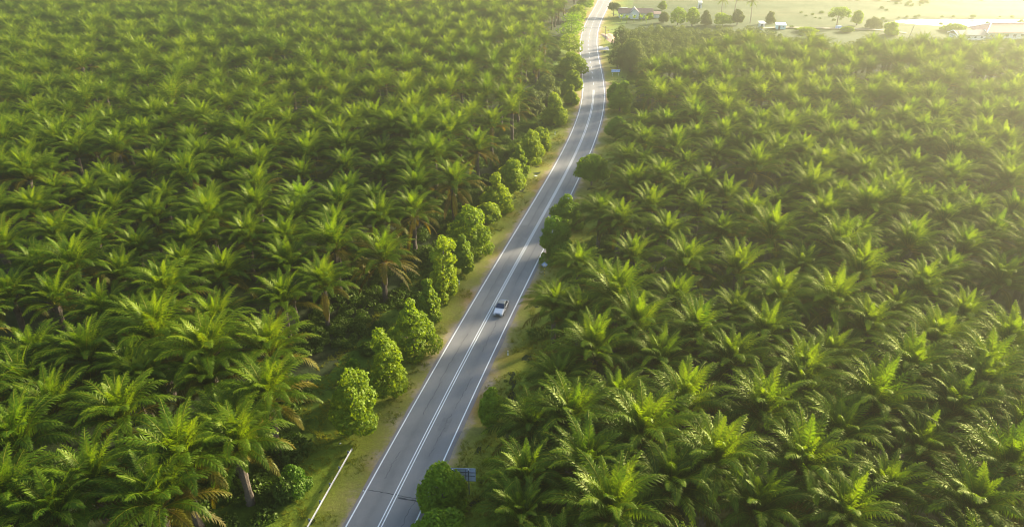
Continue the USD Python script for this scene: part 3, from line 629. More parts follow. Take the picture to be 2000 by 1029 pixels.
# ---- the palms themselves: the 300 that show largest as things, the others as one plantation
LANDMARK += [('the silver car', at(977, 606)[1]), ('the diamond sign', at(1063, 540)[1]), ('the guardrail end', at(687, 884)[1]), ('the bottom edge', at(900, 1029)[1]), ('the lone trunked left tree', at(1083, 246)[1]),
             ('the second bend tree', at(1116, 205)[1])]
LANDMARK.sort(key=lambda a: a[1])
shown = []
for i, p in enumerate(palms):
    sx, sy, sc = project(p[0], p[1], PALM_Z * p[2])
    if -25 < sx < 2025 and sy < 1060: shown.append((p[1], i))
shown = [i for _, i in sorted(shown)[:300]]
bands = {}
for i in shown:
    x, y = palms[i][:2]; d = side_dist(x, y)
    lm = min(LANDMARK, key=lambda a: abs(a[1] - y))[0]
    bands.setdefault((d > 0, lm), []).append((abs(d), i))
ORD = 'nearest second third fourth fifth sixth seventh eighth ninth tenth eleventh twelfth thirteenth fourteenth fifteenth sixteenth seventeenth eighteenth nineteenth twentieth'.split()
ORD += ['twenty-' + q for q in 'first second third fourth fifth sixth seventh eighth ninth'.split()] + ['thirtieth'] + ['thirty-' + q for q in 'first second third fourth fifth sixth seventh eighth ninth'.split()] + ['fortieth'] + ['forty-' + q for q in 'first second third fourth fifth sixth seventh eighth ninth'.split()] + ['fiftieth']
protos, chosen = {}, set(shown)
for (right, lm), lst in bands.items():
    for rank, (_, i) in enumerate(sorted(lst)):
        x, y, sc, var, lime = palms[i]
        label = f"{LOOK[var]} oil palm, {ORD[min(rank, len(ORD) - 1)]} {'right' if right else 'left'} of the road, level with {lm}"
        rz = pr.uniform(0, 6.28); loc = (x, y, 0)
        if lime:
            palm_thing(VAR[7], 'oil_palm', 'bright lime-green young oil palm standing out among the darker left-hand palms', loc, rz, sc * .85, 'oil palms of the plantation', 'palm_lime')
        elif var not in protos: protos[var] = palm_thing(VAR[var], 'oil_palm', label, loc, rz, sc, 'oil palms of the plantation')
        else: copy_of(protos[var], 'oil_palm', loc, rz, sc, label, 'oil palm', 'oil palms of the plantation')

def scatter(name, protos_, pos, which, rz, sc, label, cat_):
    """One object made of many alike pieces, placed singly. protos_: list of lists of (mesh, material, tint)."""
    pi = UsdGeom.PointInstancer.Define(stage, pathof(None, name)); targets = []
    for k, parts in enumerate(protos_):
        x = UsdGeom.Xform.Define(stage, f'{pi.GetPath()}/kinds/kind_{chr(97 + k)}'); targets.append(x.GetPath())
        for mname, mesh, mat, tint in parts: obj(mname, mesh, mat, x.GetPrim(), tint=tint)
    pi.CreatePrototypesRel().SetTargets(targets)
    pi.CreateProtoIndicesAttr(Vt.IntArray.FromNumpy(np.asarray(which, np.int32)))
    pi.CreatePositionsAttr(Vt.Vec3fArray.FromNumpy(np.asarray(pos, np.float32)))
    pi.CreateOrientationsAttr(Vt.QuathArray([Gf.Quath(math.cos(a / 2), 0, 0, math.sin(a / 2)) for a in rz]))
    s3 = np.asarray(sc, np.float32); s3 = np.repeat(s3[:, None], 3, 1) if s3.ndim == 1 else s3
    pi.CreateScalesAttr(Vt.Vec3fArray.FromNumpy(s3))
    return data(pi.GetPrim(), label, cat_, kind='stuff')
def joined(pieces):
    """Fronds of a palm as one mesh per leaf tone, and the trunk."""
    out = []
    for m in ('palm_leaf', 'palm_young', 'palm_old', 'palm_dry'):
        V, F, T, b = [], [], [], 0
        for v, f, t, mm in pieces[0]:
            if mm == m: V.append(v); F.append(f + b); T.append(t); b += len(v)
        if V: out.append(('fronds', (np.concatenate(V), np.concatenate(F)), m, np.concatenate(T)))
    return out + [('trunk', pieces[1], 'palm_trunk', None)]
FARV = [palm_pieces(30 + k, 42, [5, 4, 6, 4, 5, 6, 8, 2][k], [0, 0, 0, 0, 2, 2, 8, 0][k], [1, 1.08, .92, 1.15, 1, .86, 1, .75][k], [6.2, 6.2, 6.4, 6.0, 6.5, 6.2, 6.4, 5.9][k], 24) for k in range(8)]
rest = [p for i, p in enumerate(palms) if i not in chosen]
scatter('oil_palm_plantation', [joined(p) for p in FARV], [(p[0], p[1], 0) for p in rest], [p[3] for p in rest], pr.uniform(0, 6.28, len(rest)), [p[2] for p in rest],
        'green oil palm plantation stretching to the distance on both sides of the road', 'palm plantation')

# ------------------------------------------------------------------ undergrowth, grass, far wood
ur = np.random.default_rng(40)
def shrub_mesh(seed, w=.9, h=1.0, n=240, size=.24):
    r = np.random.default_rng(seed); return foliage(lobes_for('dome', w, h, r), n, size, r, .02)
SH = []
for k in range(4):
    v, f, t = shrub_mesh(50 + k); SH.append([('leaves', (v, f), 'shrub_leaf', t)])
pos, wh, ss = [], [], []
for q_ in range(5200):
    y = ur.uniform(40, 330); d = -ur.uniform(11.5, 27) if ur.random() < .62 else ur.uniform(12.5, 24)
    if d < 0 and y < 96 and d > -17.5 and y > 60: continue
    if d < 0 and 92 < y < 128 and -21.5 < d < -16.5 and ur.random() < .9: continue    # the trodden path
    if d < 0 and d > -14.5 and ur.random() < .6: continue
    if meshkit.noise(np.array([[y * .09, d * .16, 0.0]]), 3)[0] < (.36 if not (d < 0 and y < 130) else .52): continue
    p = road_point(along(y), d); pos.append((p[0], p[1], -.12)); wh.append(int(ur.integers(4))); ss.append(ur.uniform(.45, 1.5))
for p_ in palms:
    d_ = side_dist(p_[0], p_[1])
    if -30 < d_ < 24 and 35 < p_[1] < 260:
        for q_ in range(7 if p_[1] < 130 else 4):
            a_ = ur.uniform(0, 6.28); rr_ = ur.uniform(.8, 3.4); pos.append((p_[0] + rr_ * math.cos(a_), p_[1] + rr_ * math.sin(a_), -.12)); wh.append(int(ur.integers(4))); ss.append(ur.uniform(.9, 2.1))
scatter('undergrowth', SH, pos, wh, ur.uniform(0, 6.28, len(pos)), ss, 'dark green undergrowth of shrubs between the palms and the verges', 'undergrowth')

def tuft(seed):
    r = np.random.default_rng(seed); V, F = [], []
    for k in range(9):
        a = r.uniform(0, 6.28); lean = r.uniform(.08, .3); hgt = r.uniform(.09, .24); w = .022
        c = np.array([r.normal(0, .09), r.normal(0, .09), 0]); d = np.array([math.cos(a), math.sin(a), 0]); sdv = np.array([-d[1], d[0], 0]) * w
        V += [c - sdv, c + sdv, c + d * lean * .5 + [0, 0, hgt * .7], c + d * lean + [0, 0, hgt]]
        F += [[4 * k, 4 * k + 1, 4 * k + 2], [4 * k + 1, 4 * k + 3, 4 * k + 2]]
    return (np.array(V), np.array(F)), np.repeat(r.uniform(0, .5, 9), 4)
TF = []
for k in range(4):
    m_, t_ = tuft(70 + k); TF.append([('blades', m_, 'grass_blade', t_)])
pos, wh, ss = [], [], []
for q_ in range(34000):
    y = 42 + 210 * ur.random() ** 1.6; left = ur.random() < .6
    wv = (np.interp(y, RY, vl) if left else np.interp(y, RY, vr))
    e = .5 + (wv - .5) * ur.random() ** .8
    if meshkit.noise(np.array([[y * .35, e * .5, 1.0 + left]]), 4)[0] < np.interp(e, [0, 2, 4], [.72, .5, .3]): continue
    p = road_point(along(y), -(EDGE_L + e) if left else EDGE_R + e); pos.append((p[0], p[1], 0.0)); wh.append(int(ur.integers(4))); ss.append(ur.uniform(.6, 1.0) if ur.random() < .8 else ur.uniform(1.2, 2.4))
scatter('grass', TF, pos, wh, ur.uniform(0, 6.28, len(pos)), ss, 'short yellow-green grass growing on the road verges', 'grass')

pos, wh, ss = [], [], []
for q_ in range(1500):
    y = 45 + 260 * ur.random() ** 1.3; left = ur.random() < .6
    wv = (np.interp(y, RY, vl) if left else np.interp(y, RY, vr)); e = 1.6 + (wv - 1.6) * ur.random() ** .55
    if meshkit.noise(np.array([[y * .2, e * .4, 7.0 + left]]), 4)[0] < np.interp(e, [1, 6, 10], [.66, .5, .3]): continue
    p = road_point(along(y), -(EDGE_L + e) if left else EDGE_R + e); pos.append((p[0], p[1], -.05)); wh.append(int(ur.integers(4))); f_ = ur.uniform(.12, .42); ss.append((f_, f_, f_ * ur.uniform(.5, 1)))
scatter('weeds', SH, pos, wh, ur.uniform(0, 6.28, len(pos)), ss, 'low leafy weeds scattered over the grass verges', 'weeds')
WD = []
for k in range(4):
    r = np.random.default_rng(90 + k); v, f, t = foliage(lobes_for(['dome', 'egg', 'dome', 'lumpy'][k], 2.6, 6.2, r), 520, .62, r, .5)
    WD.append([('crowns', (v, f), 'tree_grey', t), ('trunks', bar(np.array([[0, 0, -.2], [0, 0, 4.2]]), [.16, .08], 5), 'bark', None)])
pos, wh, ss = [], [], []
for a in range(70):
    for b in range(60):
        x = 40 + a * 4.4 + ur.normal(0, .6) + (b % 2) * 2.2; y = 236 + b * 3.9 + ur.normal(0, .6)
        lo = np.interp(x, [40, 50, 67, 100, 150, 182], [242, 260, 274, 284, 288, 284]); hi = np.interp(x, [40, 60, 108, 122, 185], [320, 331, 328, 299, 292])
        if lo < y < hi and x < 185 and side_dist(x, y) > 15: pos.append((x, y, 0)); wh.append(int(ur.integers(4))); ss.append(ur.uniform(.7, 1.15))
scatter('wood', WD, pos, wh, ur.uniform(0, 6.28, len(pos)), ss, 'greyish wood of low trees in front of the house and sheds', 'wood')
# scrub on the far fields and river banks
pos, wh, ss = [], [], []
for q_ in range(2600):
    x, y = ur.uniform(70, 420), ur.uniform(332, 560)
    if side_dist(x, y) < 22: continue
    dr = abs(y - riv_c(x)) - riv_w(x)
    bank = x > 186 and 1.0 < dr < 4.5
    if x > 184 and dr < 1.2: continue
    nz = meshkit.noise(np.array([[x * .03, y * .06, 4.0]]), 9)[0]
    if not bank and (nz < .66 or ur.random() < .4): continue
    pos.append((x, y, -.15)); wh.append(int(ur.integers(4))); ss.append(ur.uniform(.7, 1.6))
scatter('scrub', SH, pos, wh, ur.uniform(0, 6.28, len(pos)), ss, 'low scrub dotted over the pale fields and river banks', 'scrub')

# ------------------------------------------------------------------ river
rxs = np.linspace(184, 700, 90)
wv = np.concatenate([np.stack([rxs, riv_c(rxs) - 1.35 * riv_w(rxs), 0 * rxs - .75], 1), np.stack([rxs, riv_c(rxs) + 1.35 * riv_w(rxs), 0 * rxs - .75], 1)])
i = np.arange(89)
data(obj('river', (wv, np.stack([i, i + 1, i + 91, i + 90], 1)), 'water'), kind='structure')

# ------------------------------------------------------------------ bushes that stand alone
for px_, top, hw, mat, label in [((577, 972), 902, 33, 'bush_bright', 'bright green rounded bush left of the guardrail'), ((722, 690), 664, 22, 'shrub_leaf', 'rounded bush left of the lumpy roadside tree'),
                                 ((690, 724), 697, 15, 'tree_mid', 'small round bush behind the tree nearest the guardrail'), ((555, 985), 925, 22, 'shrub_leaf', 'dull bush half behind the bright rounded bush'),
                                 ((742, 655), 622, 20, 'shrub_leaf', 'dark bush left of the widest pyramid tree')]:
    r = np.random.default_rng(hw * 7 + top); g = at(*px_); sc = project(*g, 0)[2]; w = hw / sc; h = max(height_of(px_[0], px_[1] - .5 * hw, top), 1.3)
    o = thing('bush', label, 'bush', (g[0], g[1] + .3 * w, 0)); lob = lobes_for('dome', w * .95, h, r)
    v, f, t = foliage(lob, 2600, .30, r, .05); obj('foliage', (v, f), mat, o, tint=t)
    for k in range(3): obj('stem', bar(np.array([[0, 0, -.1], lob[k, :3] * [.5, .5, .7]]), [.05, .025], 5), 'bark', o)

# ------------------------------------------------------------------ car
def make_car(loc, rz):
    o = thing('car', 'silver saloon car with rear spoiler driving towards the camera on right lane', 'car', loc, rz)
    # front towards -y; length 4.25, width 1.66
    def section(y, w, z0, z1, round_=.10):
        return [(-w, y, z0 + round_), (w, y, z0 + round_), (-w + round_, y, z0), (w - round_, y, z0), (-w, y, z1 - round_), (w, y, z1 - round_), (-w + round_ * 1.6, y, z1), (w - round_ * 1.6, y, z1)]
    secs = [section(-2.12, .70, .24, .60), section(-1.98, .80, .20, .68), section(-1.0, .83, .20, .84), section(-.7, .83, .20, .90), section(1.1, .83, .20, .94), section(1.95, .81, .22, .92), section(2.12, .74, .28, .86)]
    body = cat([hull(np.array(secs[k] + secs[k + 1])) for k in range(len(secs) - 1)])
    obj('body', body, 'car_paint', o, smooth=25)
    cabin = hull([(-.74, -.78, .88), (.74, -.78, .88), (-.76, 1.55, .90), (.76, 1.55, .90), (-.60, -.05, 1.36), (.60, -.05, 1.36), (-.60, .95, 1.37), (.60, .95, 1.37)])
    obj('window', cabin, 'glass_dark', o)
    obj('roof', hull([(-.60, -.06, 1.355), (.60, -.06, 1.355), (-.60, .98, 1.365), (.60, .98, 1.365), (-.50, .02, 1.42), (.50, .02, 1.42), (-.50, .88, 1.42), (.50, .88, 1.42)]), 'car_roof', o)
    for s_ in (-1, 1):
        for a, b in (((.745, -.80, .885), (.605, -.06, 1.37)), ((.765, 1.57, .90), (.605, .97, 1.38)), ((.765, .40, .90), (.61, .42, 1.37))):
            obj('pillar', cyl(.035, (a[0] * s_, a[1], a[2]), (b[0] * s_, b[1], b[2]), n=6), 'car_roof', o)
        obj('mirror', hull([(s_ * .80, -.62, .92), (s_ * 1.0, -.60, .92), (s_ * .80, -.62, 1.06), (s_ * 1.0, -.60, 1.06), (s_ * .82, -.50, .98), (s_ * .97, -.50, .98)]), 'black', o)
        obj('headlight', hull([(s_ * .42, -2.13, .52), (s_ * .70, -2.11, .52), (s_ * .42, -2.12, .64), (s_ * .68, -2.10, .64), (s_ * .45, -1.95, .66), (s_ * .74, -1.95, .66)]), 'lamp_glass', o)
        obj('door', hull([(s_ * .80, -.55, .30), (s_ * .842, -.55, .40), (s_ * .842, -.55, .82), (s_ * .80, .36, .30), (s_ * .842, .36, .40), (s_ * .842, .36, .82)]), 'car_paint', o)
        obj('door', hull([(s_ * .80, .42, .30), (s_ * .842, .42, .40), (s_ * .842, .42, .84), (s_ * .80, 1.25, .30), (s_ * .842, 1.25, .40), (s_ * .842, 1.25, .84)]), 'car_paint', o)
        for y_ in (-1.30, 1.28):
            wl = obj('wheel', cyl(.30, (s_ * .66, y_, .30), (s_ * .86, y_, .30), n=20), 'rubber', o)
            obj('rim', cyl(.19, (s_ * .86, y_, .30), (s_ * .872, y_, .30), n=14), 'steel', wl)
        obj('spoiler_post', box(.05, .10, .16, (s_ * .55, 2.0, .99)), 'car_roof', o)
    obj('spoiler', hull([(-.76, 1.92, 1.05), (.76, 1.92, 1.05), (-.76, 2.14, 1.09), (.76, 2.14, 1.09), (-.76, 1.92, 1.08), (.76, 1.92, 1.08), (-.76, 2.14, 1.12), (.76, 2.14, 1.12)]), 'car_roof', o)
    obj('grille', box(.72, .03, .12, (0, -2.125, .56)), 'black', o)
    obj('bumper', hull([(-.78, -2.14, .28), (.78, -2.14, .28), (-.78, -2.17, .40), (.78, -2.17, .40), (-.80, -1.95, .28), (.80, -1.95, .28), (-.80, -1.95, .44), (.80, -1.95, .44)]), 'car_paint', o)
    obj('air_intake', box(.9, .03, .08, (0, -2.165, .33)), 'black', o)
    obj('number_plate', box(.44, .012, .11, (0, -2.185, .42)), 'black', o)
    obj('bonnet', hull([(-.70, -1.95, .695), (.70, -1.95, .695), (-.72, -.85, .90), (.72, -.85, .90), (-.62, -1.9, .72), (.62, -1.9, .72), (-.64, -.9, .925), (.64, -.9, .925)]), 'car_bonnet', o)
    obj('boot_lid', hull([(-.70, 1.62, .93), (.70, 1.62, .93), (-.68, 2.05, .90), (.68, 2.05, .90), (-.62, 1.66, .965), (.62, 1.66, .965), (-.6, 2.0, .94), (.6, 2.0, .94)]), 'car_paint', o)
    obj('wiper', cyl(.012, (-.5, -.80, .93), (.1, -.66, 1.0), n=5), 'black', o)
    return o
g = at(977, 604); i = int(np.argmin(np.abs(RY - g[1])))
cp = road_point(along(g[1]), 1.62, .03)
make_car(cp, -math.atan2(RT[i, 0], RT[i, 1]))

# ------------------------------------------------------------------ guardrail
ga, gb = at(686, 886), at(598, 1042); gv = ga - gb; gl = float(np.linalg.norm(gv)); gdir = gv / gl; gb2 = gb - gdir * 4; gl += 4
o = thing('guardrail', 'galvanised W-beam guardrail on blue-grey posts at the lower left verge', 'guardrail', (*gb2, 0), math.atan2(gdir[1], gdir[0]))
prof = [(0.0, .44), (.05, .50), (.05, .56), (0.0, .60), (0.0, .62), (.05, .66), (.05, .72), (0.0, .78)]
V = []; xs = np.linspace(0, gl, 12)
for x_ in xs: V += [(x_, -p - .05, z) for p, z in prof] + [(x_, -p - .042, z) for p, z in prof]
F = []; K = 16
for a in range(11):
    for b in range(7):
        F += [[a * K + b, (a + 1) * K + b, (a + 1) * K + b + 1, a * K + b + 1], [a * K + 8 + b, a * K + 9 + b, (a + 1) * K + 9 + b, (a + 1) * K + 8 + b]]
    F += [[a * K + 7, (a + 1) * K + 7, (a + 1) * K + 15, a * K + 15], [a * K, a * K + 8, (a + 1) * K + 8, (a + 1) * K]]
obj('beam', (np.array(V), np.array(F)), 'steel', o)
obj('end_terminal', hull([(gl, -.12, .44), (gl, -.04, .44), (gl + .28, -.10, .48), (gl + .28, -.06, .48), (gl, -.12, .78), (gl, -.04, .78), (gl + .28, -.10, .74), (gl + .28, -.06, .74)]), 'steel', o)
for x_ in np.arange(gl - .45, 0, -2.65):
    obj('post', box(.11, .13, 1.2, (x_, .17, .25)), 'post_grey', o); obj('spacer', box(.13, .13, .34, (x_, .035, .62)), 'post_grey', o)

# ------------------------------------------------------------------ signs and posts
pb = at(917, 962)
o = thing('sign_board', 'back of a blue-grey road sign board half hidden by bright tree', 'road sign', (*pb, 0), rad(-3))
zt = height_of(917, 962, 915); zb = zt - 1.75
X0, X1 = -2.55, .72
for a, b in ((X0, -1.45), (-1.44, -.36), (-.35, X1)):
    for z0, z1 in ((zb, zb + .86), (zb + .87, zt)): obj('panel', box(b - a, .03, z1 - z0, ((a + b) / 2, 0, (z0 + z1) / 2)), 'sign_back', o)
obj('frame', cat([box(X1 - X0 + .1, .05, .05, ((X0 + X1) / 2, 0, z)) for z in (zb - .025, zt + .025)] + [box(.05, .05, zt - zb, (x_, 0, (zb + zt) / 2)) for x_ in (X0 - .025, X1 + .025)]), 'panel_grey', o)
for z in (zb + .75, zb + 1.25): obj('rail', box(X1 - X0 - .04, .06, .055, ((X0 + X1) / 2, -.045, z)), 'sign_rail', o)
for x_ in (-1.95, -.35): obj('rail', box(.05, .05, zt - zb - .05, (x_, -.10, (zt + zb) / 2)), 'sign_rail', o)
for x_ in (-1.75, 0): obj('post', cyl(.055, (x_, -.19, -.3), (x_, -.19, zt + .02), n=10), 'sign_rail', o); obj('post_cap', cyl(.065, (x_, -.19, zt + .021), (x_, -.19, zt + .06), n=10), 'white_paint', o)

pb = at(1063, 540); zt = height_of(1063, 540, 511)
o = thing('diamond_sign', 'grey diamond-shaped sign back on a yellow and black banded post', 'road sign', (*pb, 0), rad(-8))
d_ = .60; zc = zt - d_
obj('plate', prism([(-d_, zc), (0, zc - d_), (d_, zc), (0, zc + d_)], 0.0, .02), 'panel_grey', o)
obj('centre_bracket', box(.34, .03, .34, (0, -.02, zc)), 'sign_back', o)
nb = 8; zz = np.linspace(-.2, zc, nb + 1)
for k in range(nb): obj('band', cyl(.055, (0, -.07, zz[k]), (0, -.07, zz[k + 1]), n=10), 'yellow' if k % 2 else 'black', o)

def marker(px_, top, label, mat='white_paint'):
    g = at(*px_); h = max(height_of(px_[0], px_[1], top), .8)
    o = thing('marker_post', label, 'marker post', (*g, 0))
    obj('post', box(.14, .10, h + .2, (0, 0, h / 2 - .1)), mat, o); obj('band', box(.15, .11, .16, (0, 0, h - .22)), 'black', o); obj('cap', hull([(-.07, -.05, h + .001), (.07, -.05, h + .001), (-.07, .05, h + .001), (.07, .05, h + .001), (0, 0, h + .06)]), mat, o)
marker((1073.5, 519), 513, 'short white marker post right of the diamond sign')
marker((1084, 264), 257, 'white marker post on the left verge below the lone trunked tree')
marker((1193.5, 124), 117, 'white marker post at the right verge above the blue name board')
marker((992, 694), 687, 'white marker post on right grass verge below the car')
marker((897, 556), 550, 'white marker post beside the column-like left verge tree')

pb = at(1202, 149); zt = height_of(1202, 149, 136.5); zb = zt - .85
o = thing('name_board', 'long low pale blue name board on two posts right of the bend', 'road sign', (*pb, 0), rad(2))
for a, b in ((-1.55, -.52), (-.51, .52), (.53, 1.55)): obj('panel', box(b - a, .04, zt - zb, ((a + b) / 2, 0, (zt + zb) / 2)), 'sign_blue', o)
obj('frame', cat([box(3.2, .05, .06, (0, 0, z)) for z in (zb - .03, zt + .03)]), 'white_paint', o)
for x_ in (-1.0, 1.0):
    for k in range(5): obj('band', cyl(.06, (x_, .06, -.2 + k * (zb + .2) / 5), (x_, .06, -.2 + (k + 1) * (zb + .2) / 5), n=8), 'white_paint' if k % 2 else 'black', o)

def pole(px_, top, label, lean=(0, 0), arm=True):
    g = at(*px_); h = height_of(px_[0], px_[1], top); o = thing('utility_pole', label, 'utility pole', (*g, 0))
    obj('shaft', cyl(.16, (0, 0, -.5), (lean[0], lean[1], h), .10, 8), 'wood_pole', o)
    if arm:
        obj('crossarm', box(1.3, .09, .10, (lean[0] + .0, lean[1] - .14, h - .35)), 'wood_pole', o)
        for x_ in (-.55, .55): obj('insulator', cyl(.05, (lean[0] + x_, lean[1] - .14, h - .299), (lean[0] + x_, lean[1] - .14, h - .14), n=6), 'white_paint', o)
    return np.array([g[0] + lean[0], g[1] + lean[1], h])
pA = pole((1181.5, 80), 52, 'dark utility pole at the right roadside by the reddish dirt')
pB = pole((1108, 62), 49, 'thin utility pole on the left among the roadside trees')
pole((1776, 72), 50, 'pale thin pole leaning left of the grey gable roof', (1.0, 0), False)
pole((1882, 66), 47, 'pale thin pole beside the bush left of pink roof', (.6, 0), False)
w0, w1 = pA - [0.0, .14, .16], pB - [0, .14, .16]
tt = np.linspace(0, 1, 16)[:, None]; wp = w0 * (1 - tt) + w1 * tt; wp[:, 2] -= 4 * .6 * (tt * (1 - tt))[:, 0]
data(obj('overhead_wire', bar(wp, .03, 4), 'wire'), 'thin dark wire strung over the road between two poles', 'wire')

# roadside dirt with a small board
c = at(1190, 74); a_ = np.linspace(0, 6.283, 18)[:-1]; r_ = 1 + .25 * np.sin(a_ * 3) + .12 * np.cos(a_ * 5)
ringp = np.stack([c[0] + 2.6 * r_ * np.cos(a_), c[1] + 12 * r_ * np.sin(a_), 0 * a_ + .02], 1); inner = np.stack([c[0] + 1.3 * r_ * np.cos(a_), c[1] + 6 * r_ * np.sin(a_), .35 + .2 * np.cos(a_ * 2)], 1)
V = np.vstack([ringp, inner, [[c[0], c[1], .5]]]); n_ = len(a_)
F = [[k, (k + 1) % n_, n_ + (k + 1) % n_] for k in range(n_)] + [[k, n_ + (k + 1) % n_, n_ + k] for k in range(n_)] + [[n_ + k, n_ + (k + 1) % n_, 2 * n_] for k in range(n_)]
data(obj('dirt_heap', (V, np.array(F)), 'dirt'), 'reddish heap of bare dirt beside the utility pole', 'dirt heap')
g = at(1188, 66); o = thing('small_board', 'small yellow and white board standing on the reddish dirt', 'road sign', (*g, 0))
obj('board', box(1.0, .04, .7, (0, 0, 1.25)), 'yellow', o); obj('label_strip', box(.9, .012, .3, (0, -.027, 1.05)), 'white_paint', o); obj('post', cyl(.04, (0, .05, -.2), (0, .05, 1.5), n=6), 'post_grey', o)

# litter on the verge
def litter(px_, w, label):
    g = at(*px_); o = obj('litter', hull(np.array([(g[0] + a * w, g[1] + b * w, z) for a, b, z in ((-1, -.6, .03), (1, -.5, .03), (-.8, .6, .03), (.9, .5, .03), (-.5, -.3, .14), (.6, .2, .12), (0, .3, .15))])), 'white_paint')
    data(o, label, 'litter')
litter((665, 866), .13, 'tiny white scrap lying left of the guardrail end'); litter((1046, 344), .42, 'flat white scrap on the left verge below the bright slender cone'); litter((710, 959), .09, 'tiny white speck on grass right of the guardrail')

# ------------------------------------------------------------------ buildings
def gable_roof(x0, x1, y0, y1, z0, z1, along_x=True, t=.12):
    """Two roof slopes, each a slab; returns them."""
    out = []
    if along_x:
        ym = (y0 + y1) / 2
        for ya in (y0, y1): out.append(hull([(x0, ya, z0), (x1, ya, z0), (x0, ym, z1), (x1, ym, z1), (x0, ya, z0 + t), (x1, ya, z0 + t), (x0, ym, z1 + t), (x1, ym, z1 + t)]))
    else:
        xm = (x0 + x1) / 2
        for xa in (x0, x1): out.append(hull([(xa, y0, z0), (xa, y1, z0), (xm, y0, z1), (xm, y1, z1), (xa, y0, z0 + t), (xa, y1, z0 + t), (xm, y0, z1 + t), (xm, y1, z1 + t)]))
    return out
def windows(o, xs, y, z0, z1, w):
    for x_ in xs:
        f = obj('window', box(w, .08, z1 - z0, (x_, y - .03, (z0 + z1) / 2)), 'white_paint', o); obj('pane', box(w - .16, .03, z1 - z0 - .16, (x_, y - .085, (z0 + z1) / 2)), 'window_dark', f)
g = at(1239, 37)
o = thing('house', 'brown-roofed house with white gable front at the far right roadside', 'house', (*g, 0), rad(-4))
obj('wall', box(16.5, 6.6, 2.7, (.6, 3.6, 1.35)), 'wall_white', o)
for m_ in gable_roof(-8.6, 9.6, -.4, 7.6, 2.62, 4.5): obj('roof', m_, 'roof_brown', o)
obj('gable_wall', prism([(-2.2, 0), (2.0, 0), (2.0, 3.1), (-.1, 4.9), (-2.2, 3.1)], -1.6, 3.0), 'wall_white', o)
for m_ in gable_roof(-2.7, 2.5, -2.1, 3.6, 2.95, 5.15, False): obj('porch_roof', m_, 'roof_grey', o)
obj('roof_ridge', box(.5, 2.4, .12, (-.1, 1.9, 5.33)), 'white_paint', o); obj('ridge_cap', box(4.2, .5, .10, (-5.6, 3.6, 4.72)), 'white_paint', o)
windows(o, (-6.5, -4.2, 3.6, 6.2), .3, 1.0, 2.1, 1.2); windows(o, (-.1,), -1.6, 1.1, 2.2, 1.3)
obj('door', box(.95, .07, 2.05, (2.6, .27, 1.03)), 'roof_brown', o)
obj('annexe_wall', box(4.0, 4.0, 2.1, (11.4, 3.8, 1.05)), 'wall_white', o); obj('annexe_roof', hull([(9.4, 1.3, 2.11), (13.8, 1.3, 2.11), (9.4, 6.2, 2.8), (13.8, 6.2, 2.8), (9.4, 1.3, 2.2), (13.8, 1.3, 2.2), (9.4, 6.2, 2.9), (13.8, 6.2, 2.9)]), 'roof_brown', o)

def shed(name, px_, w, d, h, label, cat_, roofm, wallm, rz=0.0):
    g = at(*px_); o = thing(name, label, cat_, (*g, 0), rz)
    obj('wall', box(w, d, h, (0, d / 2, h / 2)), wallm, o)
    obj('roof', hull([(-w / 2 - .35, -.5, h + .01), (w / 2 + .35, -.5, h + .01), (-w / 2 - .35, d + .4, h + .75), (w / 2 + .35, d + .4, h + .75), (-w / 2 - .35, -.5, h + .1), (w / 2 + .35, -.5, h + .1), (-w / 2 - .35, d + .4, h + .85), (w / 2 + .35, d + .4, h + .85)]), roofm, o)
    obj('door', box(.9, .06, min(2.0, h - .2), (-w * .2, -.035, min(2.0, h - .2) / 2)), 'window_dark', o)
    windows(o, (w * .22,), 0, h * .45, h * .8, min(1.0, w * .25))
    return o
shed('pump_house', (1367, 17), 1.7, 1.7, 3.0, 'small white pump house among trees at the top edge', 'hut', 'wall_white', 'wall_white')
shed('hut', (1489, 55), 2.3, 2.2, 2.0, 'small white hut with bluish tarpaulin before it', 'hut', 'wall_white', 'wall_white', .2)
shed('shed', (1525, 58), 4.2, 3.0, 1.9, 'shed with bright white roof and pale teal wall', 'shed', 'white_paint', 'wall_teal', -.1)
g = at(1484, 59); data(obj('tarpaulin', hull([(g[0] + a, g[1] + b, z) for a, b, z in ((-1.2, -1, .05), (1.2, -1, .05), (-1, .8, .05), (1, .8, .05), (-.5, 0, 1.0), (.5, -.2, .95))]), 'tarp'), 'bluish tarpaulin heap in front of the white hut', 'tarpaulin')
g = at(1638, 57); o = thing('van', 'small pale van parked under the flat-topped spreading tree', 'van', (*g, 0), .3)
obj('body', hull([(-1.5, -.7, .3), (1.5, -.7, .3), (-1.5, .7, .3), (1.5, .7, .3), (-1.45, -.65, 1.5), (.8, -.65, 1.5), (-1.45, .65, 1.5), (.8, .65, 1.5), (1.5, -.65, .9), (1.5, .65, .9)]), 'panel_grey', o)
obj('windscreen', hull([(.86, -.55, 1.42), (1.47, -.55, .95), (.86, .55, 1.42), (1.47, .55, .95), (.92, -.55, 1.46), (1.52, -.55, .98), (.92, .55, 1.46), (1.52, .55, .98)]), 'glass_dark', o)
for x_ in (-.95, .95):
    for y_ in (-.72, .58): obj('wheel', cyl(.3, (x_, y_, .3), (x_, y_ + .14, .3), n=12), 'rubber', o)
# dirt track behind the sheds
tr = [at(*q) for q in ((1470, 57), (1534, 55), (1590, 56), (1650, 58), (1720, 60), (1770, 66))]; tp = np.array(tr)
tx = np.linspace(tp[0, 0], tp[-1, 0], 30); ty = np.interp(tx, tp[:, 0], tp[:, 1])
V = np.concatenate([np.stack([tx, ty - 1.6, 0 * tx + .34], 1), np.stack([tx, ty + 1.6, 0 * tx + .34], 1)]); i = np.arange(29)
data(obj('dirt_track', (V, np.stack([i, i + 1, i + 31, i + 30], 1)), 'track'), kind='structure')
